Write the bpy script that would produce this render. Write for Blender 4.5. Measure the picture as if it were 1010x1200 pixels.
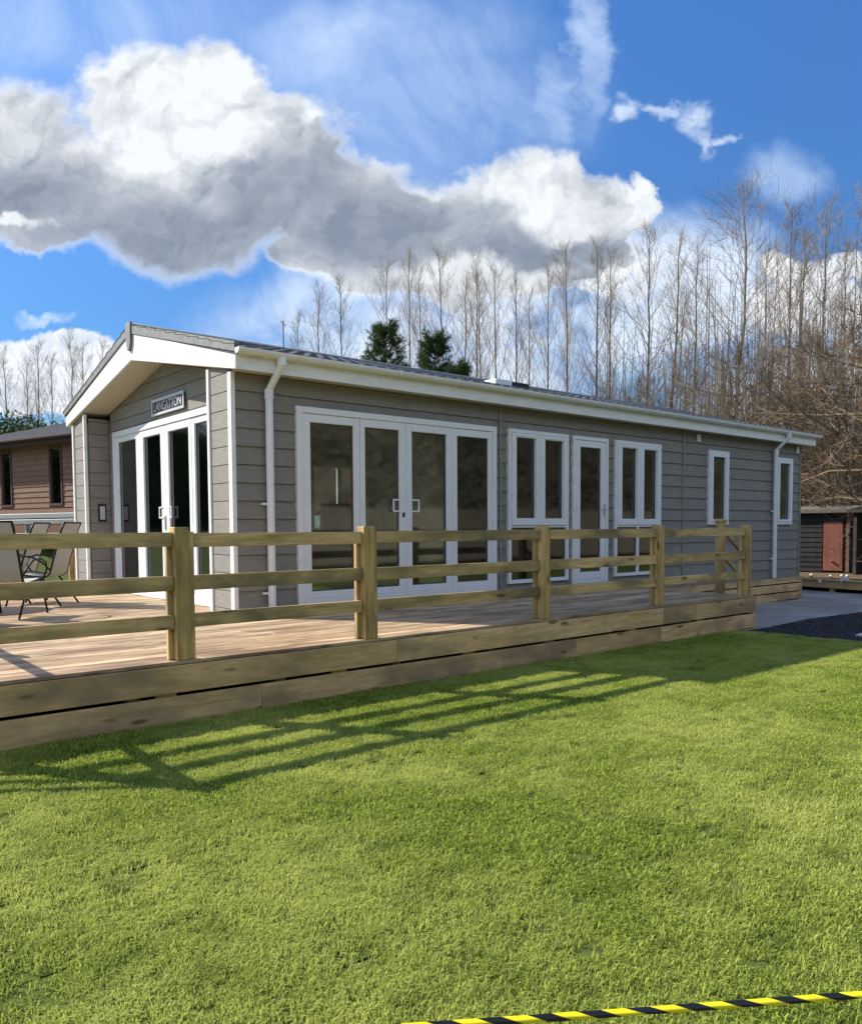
import bpy, math, random
import numpy as np
from mathutils import Vector, Matrix

S = bpy.context.scene
COL = S.collection
for o_ in list(bpy.data.objects): bpy.data.objects.remove(o_)
R = math.radians

# ------------------------------------------------------------------ camera
CAM = Vector((-4.1113, -8.3876, 1.0))
YAW, PITCH, ROLL = 0.874134, -0.0517584, -0.00585
FV = Vector((math.cos(YAW)*math.cos(PITCH), math.sin(YAW)*math.cos(PITCH), math.sin(PITCH)))
r0 = Vector((math.sin(YAW), -math.cos(YAW), 0)); u0 = r0.cross(FV)
RV = math.cos(ROLL)*r0 + math.sin(ROLL)*u0
UV = -math.sin(ROLL)*r0 + math.cos(ROLL)*u0
cd = bpy.data.cameras.new('camera'); cam = bpy.data.objects.new('camera', cd); COL.objects.link(cam)
cam.matrix_world = Matrix((( RV.x, UV.x, -FV.x, CAM.x), (RV.y, UV.y, -FV.y, CAM.y), (RV.z, UV.z, -FV.z, CAM.z), (0, 0, 0, 1)))
cd.sensor_fit = 'HORIZONTAL'; cd.sensor_width = 36; cd.lens = 36*935.53/1010
cd.shift_y = 67.45/1010
cd.clip_start = .05; cd.clip_end = 3000
S.camera = cam
S.view_settings.view_transform = 'Standard'; S.view_settings.look = 'None'
S.view_settings.exposure = 0.65; S.view_settings.gamma = 1.0; S.view_settings.use_curve_mapping = False

# ------------------------------------------------------------------ sun
SUND = Vector((-.78, 1.2, 1.0)).normalized()      # towards the sun
sl = bpy.data.lights.new('sun', 'SUN'); sl.energy = 5.0; sl.angle = R(.55); sl.color = (1, .94, .84)
so = bpy.data.objects.new('sun', sl); COL.objects.link(so)
so.rotation_euler = (-SUND).to_track_quat('-Z', 'Y').to_euler(); so.location = (0, 0, 30)

# ------------------------------------------------------------------ sky
class NT:
    """tiny helper to write node maths"""
    def __init__(s, tree): s.t = tree; s.n = tree.nodes; s.l = tree.links
    def put(s, node, i, v):
        if v is None: return
        if isinstance(v, bpy.types.NodeSocket): s.l.new(v, node.inputs[i])
        else: node.inputs[i].default_value = v
    def m(s, op, a, b=None, c=None, clamp=False):
        n = s.n.new('ShaderNodeMath'); n.operation = op; n.use_clamp = clamp
        s.put(n, 0, a); s.put(n, 1, b); s.put(n, 2, c); return n.outputs[0]
    def v(s, op, a, b=None, c=None, out=0):
        n = s.n.new('ShaderNodeVectorMath'); n.operation = op
        s.put(n, 0, a); s.put(n, 1, b); s.put(n, 2, c)
        return n.outputs['Value' if op in ('LENGTH', 'DOT_PRODUCT', 'DISTANCE') else 0]
    def noise(s, vec, scale, detail=4, rough=.55, dist=0, out=0, lac=2.0):
        n = s.n.new('ShaderNodeTexNoise'); n.inputs['Scale'].default_value = scale
        n.inputs['Detail'].default_value = detail; n.inputs['Roughness'].default_value = rough
        n.inputs['Distortion'].default_value = dist; n.inputs['Lacunarity'].default_value = lac
        if vec is not None: s.l.new(vec, n.inputs['Vector'])
        return n.outputs[out]
    def map(s, v, a, b, c=0., d=1., smooth=False):
        n = s.n.new('ShaderNodeMapRange'); n.interpolation_type = 'SMOOTHSTEP' if smooth else 'LINEAR'
        for i, q in enumerate((v, a, b, c, d)): s.put(n, i, q)
        return n.outputs[0]
    def mix(s, f, a, b, kind='MIX'):
        n = s.n.new('ShaderNodeMix'); n.data_type = 'RGBA'; n.blend_type = kind
        s.put(n, 0, f); s.put(n, 6, a); s.put(n, 7, b); return n.outputs[2]
    def comb(s, x, y, z):
        n = s.n.new('ShaderNodeCombineXYZ'); s.put(n, 0, x); s.put(n, 1, y); s.put(n, 2, z); return n.outputs[0]
    def sep(s, v):
        n = s.n.new('ShaderNodeSeparateXYZ'); s.put(n, 0, v); return n.outputs
def c4(c): return (c[0], c[1], c[2], 1)

W = bpy.data.worlds.new('World'); S.world = W; W.use_nodes = True
k = NT(W.node_tree); k.n.clear()
tc = k.n.new('ShaderNodeTexCoord').outputs['Generated']
sky = k.n.new('ShaderNodeTexSky'); sky.sky_type = 'NISHITA'; sky.sun_disc = False
sky.sun_elevation = math.asin(SUND.z); sky.sun_rotation = math.atan2(SUND.x, SUND.y)
sky.air_density = 1.0; sky.dust_density = .25; sky.ozone_density = 2.2; sky.altitude = 0
SKYS = .13
base = k.mix(1., sky.outputs[0], (.37, .66, 1.0, 1), 'MULTIPLY')
zup = k.sep(tc)[2]
lowf = k.map(zup, .02, .62, .60, 1.0, True)
base = k.mix(1., base, k.comb(k.m('MULTIPLY', lowf, k.map(lowf, .6, 1, 1.06, 1)), lowf, k.map(lowf, .6, 1, .55, 1)), 'MULTIPLY')
# chart of the sky: tangent coordinates round a fixed compass direction, in units of 1/1000 of the photograph's pixel pitch
df = k.v('DOT_PRODUCT', tc, tuple(FV)); dr = k.v('DOT_PRODUCT', tc, tuple(RV)); du = k.v('DOT_PRODUCT', tc, tuple(UV))
dfc = k.m('MAXIMUM', df, .15)
pu = k.m('MULTIPLY_ADD', k.m('DIVIDE', dr, dfc), .9355, .505)
pv = k.m('MULTIPLY_ADD', k.m('DIVIDE', du, dfc), -.9355, .6674)
P0 = k.comb(pu, pv, 0)
# warp so that edges billow
w1 = k.noise(P0, 5.5, 5, .58, out=1); w2 = k.noise(P0, 22, 5, .62, out=1)
w1 = k.v('MULTIPLY', k.v('SUBTRACT', w1, (.5, .5, .5)), (.12, .12, 0)); w2 = k.v('MULTIPLY', k.v('SUBTRACT', w2, (.5, .5, .5)), (.042, .042, 0))
P = k.v('ADD', k.v('ADD', P0, w1), w2)
def field(blobs, P=P, pw=None):
    acc = None
    for (x, y, rx, ry) in blobs:
        q = k.v('MULTIPLY', k.v('SUBTRACT', P, (x/1000, y/1000, 0)), (1000/rx, 1000/ry, 0))
        d = k.m('SUBTRACT', 1., k.v('LENGTH', q))
        if acc is None: acc = d
        else:
            n = k.n.new('ShaderNodeMath'); n.operation = 'SMOOTH_MAX'
            k.put(n, 0, acc); k.put(n, 1, d); k.put(n, 2, .12); acc = n.outputs[0]
    return acc
big = [(10, 180, 105, 88), (100, 225, 120, 75), (165, 130, 85, 82), (250, 115, 78, 70), (300, 150, 60, 60), (220, 240, 150, 95), (350, 190, 70, 75),
       (400, 240, 110, 65), (500, 260, 110, 62), (590, 240, 75, 62), (640, 225, 55, 68), (700, 250, 66, 55), (745, 235, 22, 42), (560, 295, 120, 42), (380, 305, 60, 32), (690, 300, 80, 28), (60, 262, 95, 34), (430, 312, 70, 30), (520, 322, 85, 24), (625, 322, 75, 20)]
Fb = field(big)
Ab = k.map(Fb, -.06, .27, 0, 1, True)
small = [(20, 418, 75, 28), (85, 412, 60, 22), (120, 425, 45, 26), (60, 455, 140, 38),
         (930, 325, 40, 24), (985, 322, 45, 26), (960, 370, 90, 40), (740, 330, 60, 30)]
As = k.map(field(small), .0, .3, 0, 1, True)
fine = k.noise(P0, 9, 9, .68, .6)
wisp = [(52, 376, 34, 9), (735, 122, 22, 16), (782, 120, 34, 10), (815, 138, 22, 24), (826, 162, 12, 28), (848, 156, 20, 9)]
P2 = k.v('ADD', k.v('ADD', P0, k.v('MULTIPLY', w1, (.5, .5, 0))), k.v('MULTIPLY', w2, (1.3, 1.3, 0)))
Aw = k.m('MULTIPLY', k.map(field(wisp, P2), -.15, .75, 0, 1, True), k.map(fine, .3, .62))
haze = [(90, 30, 330, 130), (480, 130, 240, 100), (690, 60, 26, 110), (655, 115, 34, 60), (915, 205, 60, 40), (420, 60, 260, 90)]
Ah = k.m('MULTIPLY', k.map(field(haze), -.15, .8, 0, .8, True), k.map(k.noise(P0, 4.5, 7, .62, .8), .22, .68))
low = [(540, 400, 300, 95), (760, 360, 190, 110), (450, 335, 110, 28), (980, 470, 200, 110), (230, 470, 180, 60)]
Al = k.m('MULTIPLY', k.map(field(low), -.2, .5, 0, .95, True), k.map(k.noise(P0, 8, 8, .62, .4), .30, .54))
# relief: light comes from the upper left; compare the puff noise with itself a little further that way
def relief(sc, off):
    a = k.noise(P, sc, 5, .5); b = k.noise(k.v('ADD', P, (off[0], off[1], 0)), sc, 5, .5); return k.m('SUBTRACT', a, b)
rel = k.m('ADD', k.m('MULTIPLY', relief(9, (-.014, -.02)), 2.6), k.m('MULTIPLY', relief(26, (-.005, -.008)), 1.3))
gcore = [(30, 225, 150, 52), (200, 280, 190, 70), (330, 235, 120, 80), (440, 270, 160, 60), (540, 275, 130, 50), (640, 300, 110, 30), (205, 315, 90, 45), (700, 270, 50, 24)]
w3 = k.v('MULTIPLY', k.v('SUBTRACT', k.noise(P0, 5.0, 2.5, .45, out=1), (.5, .5, .5)), (.17, .17, 0))
P3 = k.v('ADD', P0, w3)
Cr = k.map(field(gcore, P3), -.5, .7, 0, 1, True)
whites = [(190, 85, 125, 58), (118, 118, 48, 62), (262, 150, 55, 30), (165, 172, 42, 32), (640, 205, 36, 50), (740, 222, 20, 32), (588, 212, 32, 20), (665, 262, 32, 20), (496, 202, 30, 14), (356, 128, 22, 20), (560, 318, 110, 20), (20, 262, 40, 8)]
Wf = k.map(field(whites, P), -.35, .45, 0, 1, True)
edge = k.map(Fb, .02, .26, 0, 1, True)
G = k.m('MULTIPLY', k.m('MULTIPLY', edge, k.m('MULTIPLY_ADD', Cr, .5, .42)), k.m('MULTIPLY_ADD', Wf, -.88, 1.))
G = k.m('SUBTRACT', G, k.m('MULTIPLY', k.m('MULTIPLY', rel, .75), k.map(Cr, 0, .8, 1, .4)), clamp=True)
cb = k.mix(G, (.60, .625, .65, 1), (.165, .20, .26, 1))
elsewhere = k.map(k.v('LENGTH', k.v('SUBTRACT', P0, (.5, .2, 0))), .75, 1.25, 0, 1, True)
back = k.map(df, .15, .3, 1, 0); elsewhere = k.m('MAXIMUM', elsewhere, back)
ge = k.noise(tc, 2.6, 8, .58, .2)
Ae = k.m('MULTIPLY', k.m('MULTIPLY', k.map(ge, .43, .57, 0, .95, True), k.map(zup, .3, .9, 1, .3)), elsewhere)  # unseen clouds, coverage and brightness shaped to set the ambient light
inv = 1/SKYS
def sc(c, f=1.): return (c[0]*f*inv, c[1]*f*inv, c[2]*f*inv, 1)
colr = base
colr = k.mix(Ae, colr, sc((.74, .84, .98)))
colr = k.mix(Ah, colr, sc((.42, .53, .70)))
inch = k.m('SUBTRACT', 1., elsewhere, clamp=True)
colr = k.mix(k.m('MULTIPLY', Al, inch), colr, sc((.54, .62, .73)))
colr = k.mix(k.m('MULTIPLY', As, inch), colr, k.mix(k.map(rel, -.25, .15, .6, 0), sc((.66, .69, .74)), sc((.40, .46, .56))))
colr = k.mix(k.m('MULTIPLY', Aw, inch), colr, sc((.58, .65, .74)))
cbs = k.mix(1., cb, (inv, inv, inv, 1), 'MULTIPLY')
colr = k.mix(k.m('MULTIPLY', Ab, inch), colr, cbs)
bg = k.n.new('ShaderNodeBackground'); k.l.new(colr, bg.inputs[0]); bg.inputs[1].default_value = SKYS
wo = k.n.new('ShaderNodeOutputWorld'); k.l.new(bg.outputs[0], wo.inputs[0])
W.cycles.sampling_method = 'MANUAL'; W.cycles.sample_map_resolution = 512

# ------------------------------------------------------------------ materials
def mat(name, col=(.5, .5, .5), rough=.6, spec=.4, metal=0, fn=None, bump=None):
    m = bpy.data.materials.new(name); m.use_nodes = True
    k = NT(m.node_tree); b = k.n['Principled BSDF']
    b.inputs['Base Color'].default_value = c4(col); b.inputs['Roughness'].default_value = rough
    b.inputs['Specular IOR Level'].default_value = spec; b.inputs['Metallic'].default_value = metal
    if fn: fn(k, b)
    return m
def addbump(k, b, h, strength=.4, dist=.004):
    n = k.n.new('ShaderNodeBump'); n.inputs['Strength'].default_value = strength; n.inputs['Distance'].default_value = dist
    k.l.new(h, n.inputs['Height']); k.l.new(n.outputs[0], b.inputs['Normal'])
def objco(k, seed=True):
    t = k.n.new('ShaderNodeTexCoord').outputs['Object']
    if not seed: return t
    r = k.n.new('ShaderNodeObjectInfo').outputs['Random']
    return k.v('ADD', t, k.comb(k.m('MULTIPLY', r, 37.), k.m('MULTIPLY', r, 91.), k.m('MULTIPLY', r, 53.)))
def wpos(k): return k.n.new('ShaderNodeNewGeometry').outputs['Position']
def wood(name, c_lo, c_hi, axis='x', rough=.75, knots=True, stain=None, grain=1.0, vary=.35):
    def fn(k, b):
        p = objco(k)
        st = {'x': (.09, 1, 1), 'y': (1, .09, 1), 'z': (1, 1, .09)}[axis]
        q = k.v('MULTIPLY', p, st)
        g = k.noise(q, 38*grain, 5, .62, .7); g2 = k.noise(q, 7*grain, 3, .5, 1.3)
        f = k.m('ADD', k.m('MULTIPLY', g, .6), k.m('MULTIPLY', g2, .5))
        col = k.mix(k.map(f, .40, .70), c4(c_lo), c4(c_hi))
        r = k.n.new('ShaderNodeObjectInfo').outputs['Random']
        col = k.mix(k.m('MULTIPLY', r, vary), col, c4([a*.55 for a in c_lo]))
        big = k.noise(k.v('MULTIPLY', p, {'x': (.5, 1, 1), 'y': (1, .5, 1), 'z': (1, 1, .5)}[axis]), 2.3, 4, .6)
        if stain: col = k.mix(k.map(k.m('ADD', big, k.m('MULTIPLY', g, .12)), .50, .70, 0, .9), col, c4([a*.8 for a in stain]))
        if knots:
            v = k.n.new('ShaderNodeTexVoronoi'); v.inputs['Scale'].default_value = 3.2
            kq = k.v('MULTIPLY', p, {'x': (.55, 2.0, 2.0), 'y': (2.0, .55, 2.0), 'z': (2.0, 2.0, .55)}[axis]); k.l.new(kq, v.inputs['Vector'])
            kn = k.map(k.m('ADD', v.outputs['Distance'], k.m('MULTIPLY', g, .06)), .10, .20, 1, 0, True)
            col = k.mix(k.m('MULTIPLY', kn, .85), col, c4([a*.28 for a in c_lo]))
        k.l.new(col, b.inputs['Base Color'])
        addbump(k, b, f, .7, .004)
    return mat(name, rough=rough, spec=.25, fn=fn)
RL, RH = (.36, .235, .085), (.82, .57, .28)
M = {}
for ax in 'xyz': M['rail_'+ax] = wood('treated_timber_'+ax, RL, RH, ax, stain=(.19, .165, .10), vary=.25)
M['post'] = wood('post_timber', (.38, .24, .08), (.76, .52, .23), 'z', stain=(.24, .18, .08), vary=.2)
M['fascia'] = wood('fascia_timber', (.50, .32, .125), (.92, .63, .33), 'x', stain=(.38, .265, .155), vary=.3)
M['deck'] = wood('deck_timber', (.46, .30, .16), (.86, .67, .42), 'x', stain=(.26, .155, .09), vary=.7, rough=.62)
M['orange_post'] = wood('orange_timber', (.42, .22, .07), (.62, .36, .14), 'z', vary=.1)
def clad(k, b):
    p = objco(k); q = k.v('MULTIPLY', p, (.12, .12, 1.)); g = k.noise(q, 55, 5, .65, .5)
    r = k.n.new('ShaderNodeObjectInfo').outputs['Random']
    col = k.mix(k.map(g, .3, .7), c4((.210, .194, .168)), c4((.320, .298, .262)))
    col = k.mix(k.m('MULTIPLY', r, .28), col, c4((.165, .152, .130)))
    dirt = k.noise(k.v('MULTIPLY', wpos(k), (1.2, 1.2, .25)), 2.2, 5, .6); col = k.mix(k.map(dirt, .5, .75, 0, .35), col, c4((.17, .16, .14)))
    k.l.new(col, b.inputs['Base Color']); addbump(k, b, g, .35, .0015)
M['clad'] = mat('grey_cladding', rough=.7, spec=.25, fn=clad)
def upvc(k, b):
    p = wpos(k); d = k.noise(p, 6, 6, .65)
    col = k.mix(k.map(d, .5, .8, 0, .5), c4((.80, .81, .81)), c4((.62, .61, .57))); k.l.new(col, b.inputs['Base Color'])
M['white'] = mat('white_upvc', rough=.32, spec=.5, fn=upvc)
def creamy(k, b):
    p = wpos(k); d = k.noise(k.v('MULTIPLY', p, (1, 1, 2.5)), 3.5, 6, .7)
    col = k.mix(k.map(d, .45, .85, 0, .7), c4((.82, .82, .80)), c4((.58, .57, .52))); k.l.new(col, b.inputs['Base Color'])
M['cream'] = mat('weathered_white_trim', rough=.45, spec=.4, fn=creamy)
def rough_white(k, b):
    p = wpos(k); d = k.noise(p, 30, 5, .7); d2 = k.noise(k.v('MULTIPLY', p, (2, 2, .5)), 3.0, 5, .7)
    col = k.mix(k.map(d2, .5, .8, 0, .4), c4((.72, .71, .68)), c4((.56, .55, .50))); k.l.new(col, b.inputs['Base Color']); addbump(k, b, d, .5, .003)
M['barge'] = mat('white_bargeboard', rough=.5, spec=.35, fn=rough_white)
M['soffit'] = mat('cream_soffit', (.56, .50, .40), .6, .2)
M['greytrim'] = mat('grey_verge_trim', (.20, .20, .19), .5, .4, fn=lambda k, b: k.l.new(k.mix(k.map(k.noise(wpos(k), 9, 6, .7), .4, .75), c4((.22, .22, .205)), c4((.12, .12, .11))), b.inputs['Base Color']))
M['tile'] = mat('dark_roof_tile', (.05, .05, .055), .45, .45, fn=lambda k, b: k.l.new(k.mix(k.map(k.noise(wpos(k), 14, 6, .7), .35, .75), c4((.035, .036, .042)), c4((.13, .13, .13))), b.inputs['Base Color']))
M['black'] = mat('black_metal', (.012, .012, .013), .5, .3)
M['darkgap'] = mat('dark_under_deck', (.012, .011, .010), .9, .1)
M['gasket'] = mat('grey_gasket', (.10, .105, .11), .6, .2)
M['chrome'] = mat('chrome', (.7, .7, .7), .18, .5, 1)
def glassfn(name, tint=(.86, .90, .88), base=.06):
    m = bpy.data.materials.new(name); m.use_nodes = True; k = NT(m.node_tree); k.n.clear()
    tr = k.n.new('ShaderNodeBsdfTransparent'); tr.inputs[0].default_value = c4(tint)
    gl = k.n.new('ShaderNodeBsdfGlossy'); gl.inputs['Roughness'].default_value = .045; gl.inputs[0].default_value = (.92, .95, .96, 1)
    fr = k.n.new('ShaderNodeFresnel'); fr.inputs[0].default_value = 1.52
    nb = k.n.new('ShaderNodeBump'); nb.inputs['Strength'].default_value = .035; nb.inputs['Distance'].default_value = .02
    k.l.new(k.noise(wpos(k), 1.6, 2, .4), nb.inputs['Height']); k.l.new(nb.outputs[0], gl.inputs['Normal'])
    f = k.m('MULTIPLY_ADD', fr.outputs[0], 1.35, base, clamp=True)
    mx = k.n.new('ShaderNodeMixShader'); k.l.new(f, mx.inputs[0]); k.l.new(tr.outputs[0], mx.inputs[1]); k.l.new(gl.outputs[0], mx.inputs[2])
    o = k.n.new('ShaderNodeOutputMaterial'); k.l.new(mx.outputs[0], o.inputs[0]); return m
M['glass'] = glassfn('window_glass')
def soilfn(k, b):
    p = wpos(k); n = k.noise(p, 11, 8, .7); n2 = k.noise(p, .6, 4, .5)
    k.l.new(k.mix(n, c4((.06, .09, .018)), c4((.13, .15, .04))), b.inputs['Base Color']); addbump(k, b, n, .6, .02)
M['lawnsoil'] = mat('lawn_soil', rough=1, spec=0, fn=soilfn)
def farg(k, b):
    p = wpos(k); n = k.noise(p, 3, 8, .7); n2 = k.noise(p, .25, 4, .5)
    c = k.mix(k.map(n, .3, .7), c4((.045, .085, .014)), c4((.13, .17, .035)))
    c = k.mix(k.map(n2, .52, .68, 0, .5), c, c4((.16, .12, .07))); k.l.new(c, b.inputs['Base Color']); addbump(k, b, n, .8, .03)
M['far_grass'] = mat('rough_grass_ground', rough=.95, spec=.1, fn=farg)
def litter(k, b):
    p = wpos(k); n = k.noise(p, 5, 9, .75); k.l.new(k.mix(k.map(n, .3, .7), c4((.06, .04, .022)), c4((.24, .17, .10))), b.inputs['Base Color']); addbump(k, b, n, .8, .05)
M['litter'] = mat('leaf_litter', rough=.95, spec=.1, fn=litter)
def pave(k, b):
    p = wpos(k); n = k.noise(p, 1.1, 6, .65); f = k.noise(p, 40, 4, .6)
    c = k.mix(k.map(n, .35, .65), c4((.26, .245, .22)), c4((.46, .43, .38))); c = k.mix(k.m('MULTIPLY', f, .4), c, c4((.22, .21, .19)))
    k.l.new(c, b.inputs['Base Color']); k.l.new(k.map(n, .42, .6, .38, .85), b.inputs['Roughness']); addbump(k, b, f, .3, .003)
M['paving'] = mat('damp_concrete_paving', rough=.6, spec=.4, fn=pave)
def gravf(k, b):
    p = wpos(k); v = k.n.new('ShaderNodeTexVoronoi'); v.inputs['Scale'].default_value = 45; k.l.new(p, v.inputs['Vector'])
    c = k.mix(v.outputs['Distance'], c4((.085, .08, .085)), c4((.02, .019, .022))); k.l.new(c, b.inputs['Base Color']); addbump(k, b, v.outputs['Distance'], 1, .02)
M['gravel'] = mat('dark_slate_gravel', rough=.9, spec=.2, fn=gravf)
M['palestone'] = mat('pale_gravel_stone', (.55, .54, .50), .8, .2)

# ------------------------------------------------------------------ mesh helpers
class MB:
    def __init__(s): s.v = []; s.f = []
    def box(s, x0, x1, y0, y1, z0, z1):
        x0, x1 = sorted((x0, x1)); y0, y1 = sorted((y0, y1)); z0, z1 = sorted((z0, z1)); b = len(s.v)
        s.v += [(x0, y0, z0), (x1, y0, z0), (x1, y1, z0), (x0, y1, z0), (x0, y0, z1), (x1, y0, z1), (x1, y1, z1), (x0, y1, z1)]
        s.f += [tuple(b+i for i in q) for q in ((0, 3, 2, 1), (4, 5, 6, 7), (0, 1, 5, 4), (1, 2, 6, 5), (2, 3, 7, 6), (3, 0, 4, 7))]; return s
    def extrude(s, poly, vec):
        """poly: list of 3-D points, vec: extrusion"""
        n = len(poly); b = len(s.v); vec = Vector(vec)
        P_ = [Vector(p) for p in poly]
        nrm = sum(((P_[i]).cross(P_[(i+1) % n]) for i in range(n)), Vector())
        if nrm.dot(vec) > 0: P_.reverse()
        s.v += [tuple(p) for p in P_] + [tuple(p+vec) for p in P_]
        s.f.append(tuple(range(b, b+n))); s.f.append(tuple(b+n+i for i in reversed(range(n))))
        for i in range(n): j = (i+1) % n; s.f.append((b+i, b+n+i, b+n+j, b+j))
        return s
    def tube(s, pts, rad, n=6, cap=True):
        pts = [Vector(p) for p in pts]; b = len(s.v); m = len(pts)
        if not hasattr(rad, '__len__'): rad = [rad]*m
        prev = None
        for i, p in enumerate(pts):
            d = (pts[min(i+1, m-1)]-pts[max(i-1, 0)]); d = d.normalized() if d.length > 1e-9 else Vector((0, 0, 1))
            if prev is None: a = d.orthogonal().normalized()
            else: a = (prev - d*prev.dot(d)); a = a.normalized() if a.length > 1e-6 else d.orthogonal().normalized()
            prev = a; c = d.cross(a)
            for j in range(n):
                t = 2*math.pi*j/n; s.v.append(tuple(p+(a*math.cos(t)+c*math.sin(t))*rad[i]))
        for i in range(m-1):
            for j in range(n):
                s.f.append((b+i*n+j, b+i*n+(j+1) % n, b+(i+1)*n+(j+1) % n, b+(i+1)*n+j))
        if cap: s.f.append(tuple(b+j for j in reversed(range(n)))); s.f.append(tuple(b+(m-1)*n+j for j in range(n)))
        return s
    def quad(s, a, b_, c, d): b = len(s.v); s.v += [a, b_, c, d]; s.f.append((b, b+1, b+2, b+3)); return s
def build(name, mb, m, parent=None, loc=None, bevel=0, smooth=False, **props):
    """link an MB as ONE mesh object with its origin at its own middle (or loc)"""
    V = np.array(mb.v, float)
    c = (V.min(0)+V.max(0))/2 if loc is None else np.array(loc, float)
    me = bpy.data.meshes.new(name); me.from_pydata([tuple(q) for q in (V-c)], [], mb.f); me.update()
    me.materials.append(M[m] if isinstance(m, str) else m)
    if smooth: me.polygons.foreach_set('use_smooth', [True]*len(me.polygons))
    o = bpy.data.objects.new(name, me); COL.objects.link(o)
    if parent is not None:
        o.parent = parent; pl = world_loc(parent); o.location = Vector(c)-pl
    else: o.location = Vector(c)
    if bevel:
        md = o.modifiers.new('edge', 'BEVEL'); md.width = bevel; md.segments = 1; md.limit_method = 'ANGLE'
    for a, b in props.items(): o[a] = b
    return o
def world_loc(o):
    p = Vector(o.location)
    while o.parent: o = o.parent; p = p+Vector(o.location)
    return p
def thing(name, label, cat, loc=(0, 0, 0), group=None):
    o = bpy.data.objects.new(name, None); COL.objects.link(o); o.location = loc; o.empty_display_size = .2
    o['label'] = label; o['category'] = cat
    if group: o['group'] = group
    return o
def B(*a): return MB().box(*a)
def dup(root, loc, label, rz=None, scale=None):
    r = root.copy(); COL.objects.link(r); r.location = loc; r['label'] = label
    if rz is not None: r.rotation_euler = (0, 0, rz)
    if scale is not None: r.scale = scale
    for ch in list(root.children):
        c = ch.copy(); COL.objects.link(c); c.parent = r
        for g_ in ch.children:
            d = g_.copy(); COL.objects.link(d); d.parent = c
    return r

ZG = -.4676
ORDS = 'first second third fourth fifth sixth seventh eighth ninth tenth eleventh twelfth thirteenth fourteenth fifteenth sixteenth seventeenth eighteenth nineteenth twentieth'.split()+['twenty-'+w for w in 'first second third fourth fifth sixth seventh eighth ninth'.split()]+['thirtieth']+['thirty-'+w for w in 'first second third fourth fifth sixth'.split()]
# ------------------------------------------------------------------ ground (structure)
def gz(x, y):
    z = ZG
    if x > 7: z -= min(1, (x-7)/6.5)*.16
    if y > 9 : z += min(1, max(0, (y-9)/5.5))**1.2*1.38*(1 if x < 6 else max(0, 1-(x-6)/8))
    return z
def sheet(name, m, xs, ys, dz, cut=None, **kw):
    mb = MB(); nx, ny = len(xs), len(ys)
    for y in ys:
        for x in xs: mb.v.append((x, y, gz(x, y)+dz))
    for j in range(ny-1):
        for i in range(nx-1): mb.f.append((j*nx+i, j*nx+i+1, (j+1)*nx+i+1, (j+1)*nx+i))
    return build(name, mb, m, kind='structure', loc=(0, 0, 0), **kw)
def lin(a, b, n): return [a+(b-a)*i/(n-1) for i in range(n)]
sheet('ground', 'far_grass', [-600, -150, -60, -30]+lin(-20, 20, 33)+[30, 60, 150, 600], [-600, -150, -60, -30]+lin(-20, 24, 33)+[30, 60, 150, 600], -.03)
sheet('woodland_floor', 'litter', lin(16.5, 120, 12), lin(5, 90, 12), -.02)
sheet('paving', 'paving', lin(6.35, 19, 14), lin(-2.62, 9, 12), -.006)
mb = MB()
gp = [(6.4, -2.75), (8.9, -2.40), (11.2, -2.36), (14, -2.6), (14, -9), (6.7, -9), (6.36, -4.3)]
mb.v = [(x, y, gz(x, y)+.006) for x, y in gp]; mb.f = [tuple(reversed(range(len(gp))))]
build('slate_gravel_bed', mb, 'gravel', kind='structure', loc=(0, 0, 0))
rnd = random.Random(5)
# loose slate chips over the gravel bed
mb = MB()
for i in range(3200):
    x = rnd.uniform(6.5, 11); y = rnd.uniform(-6.5, -2.42)
    if y > -2.75+(x-6.4)*.09 : continue
    r_ = rnd.uniform(.012, .035); a = rnd.uniform(0, 6.3); z = gz(x, y)+.006; b = len(mb.v)
    for t in range(4):
        rr = r_*rnd.uniform(.6, 1.2); mb.v.append((x+rr*math.cos(a+t*1.57), y+rr*math.sin(a+t*1.57), z+rnd.uniform(.002, .012)))
    mb.v.append((x, y, z+rnd.uniform(.015, .03)))
    for t in range(4): mb.f.append((b+t, b+(t+1) % 4, b+4))
g_ = build('gravel_chips', mb, 'gravel', kind='stuff'); g_['label'] = 'dark slate gravel chips beside the end of the lawn'; g_['category'] = 'gravel'
kb = build('kerb_stone', B(6.95, 7.75, -4.12, -3.92, gz(7, -4)-.02, gz(7, -4)+.03), 'palestone', bevel=.01)
kb['label'] = 'pale flat stone slab lying on the dark gravel at the right edge'; kb['category'] = 'stone slab'

# ------------------------------------------------------------------ lawn
def leafmat(name, cols, wscale=.8, tr=.35, rough=.5, spec=.15):
    m = bpy.data.materials.new(name); m.use_nodes = True; k = NT(m.node_tree); b = k.n['Principled BSDF']
    at = k.n.new('ShaderNodeAttribute'); at.attribute_name = 'shade'
    p = wpos(k); n = k.noise(p, wscale, 5, .6); n2 = k.noise(p, 5, 3, .5)
    c = k.mix(at.outputs['Fac'], c4(cols[0]), c4(cols[1]))
    c = k.mix(k.map(n, .40, .64, 0, .85), c, c4(cols[2])); c = k.mix(k.map(n2, .5, .75, 0, .45), c, c4(cols[0]))
    k.l.new(c, b.inputs['Base Color']); b.inputs['Roughness'].default_value = rough; b.inputs['Specular IOR Level'].default_value = spec
    t = k.n.new('ShaderNodeBsdfTranslucent'); k.l.new(c, t.inputs[0]); mx = k.n.new('ShaderNodeMixShader'); mx.inputs[0].default_value = tr
    k.l.new(b.outputs[0], mx.inputs[1]); k.l.new(t.outputs[0], mx.inputs[2]); k.l.new(mx.outputs[0], k.n['Material Output'].inputs[0]); return m
M['blade'] = leafmat('grass_blades', [(.065, .13, .014), (.63, .71, .13), (.58, .61, .165)], spec=.08, tr=.45)
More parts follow.
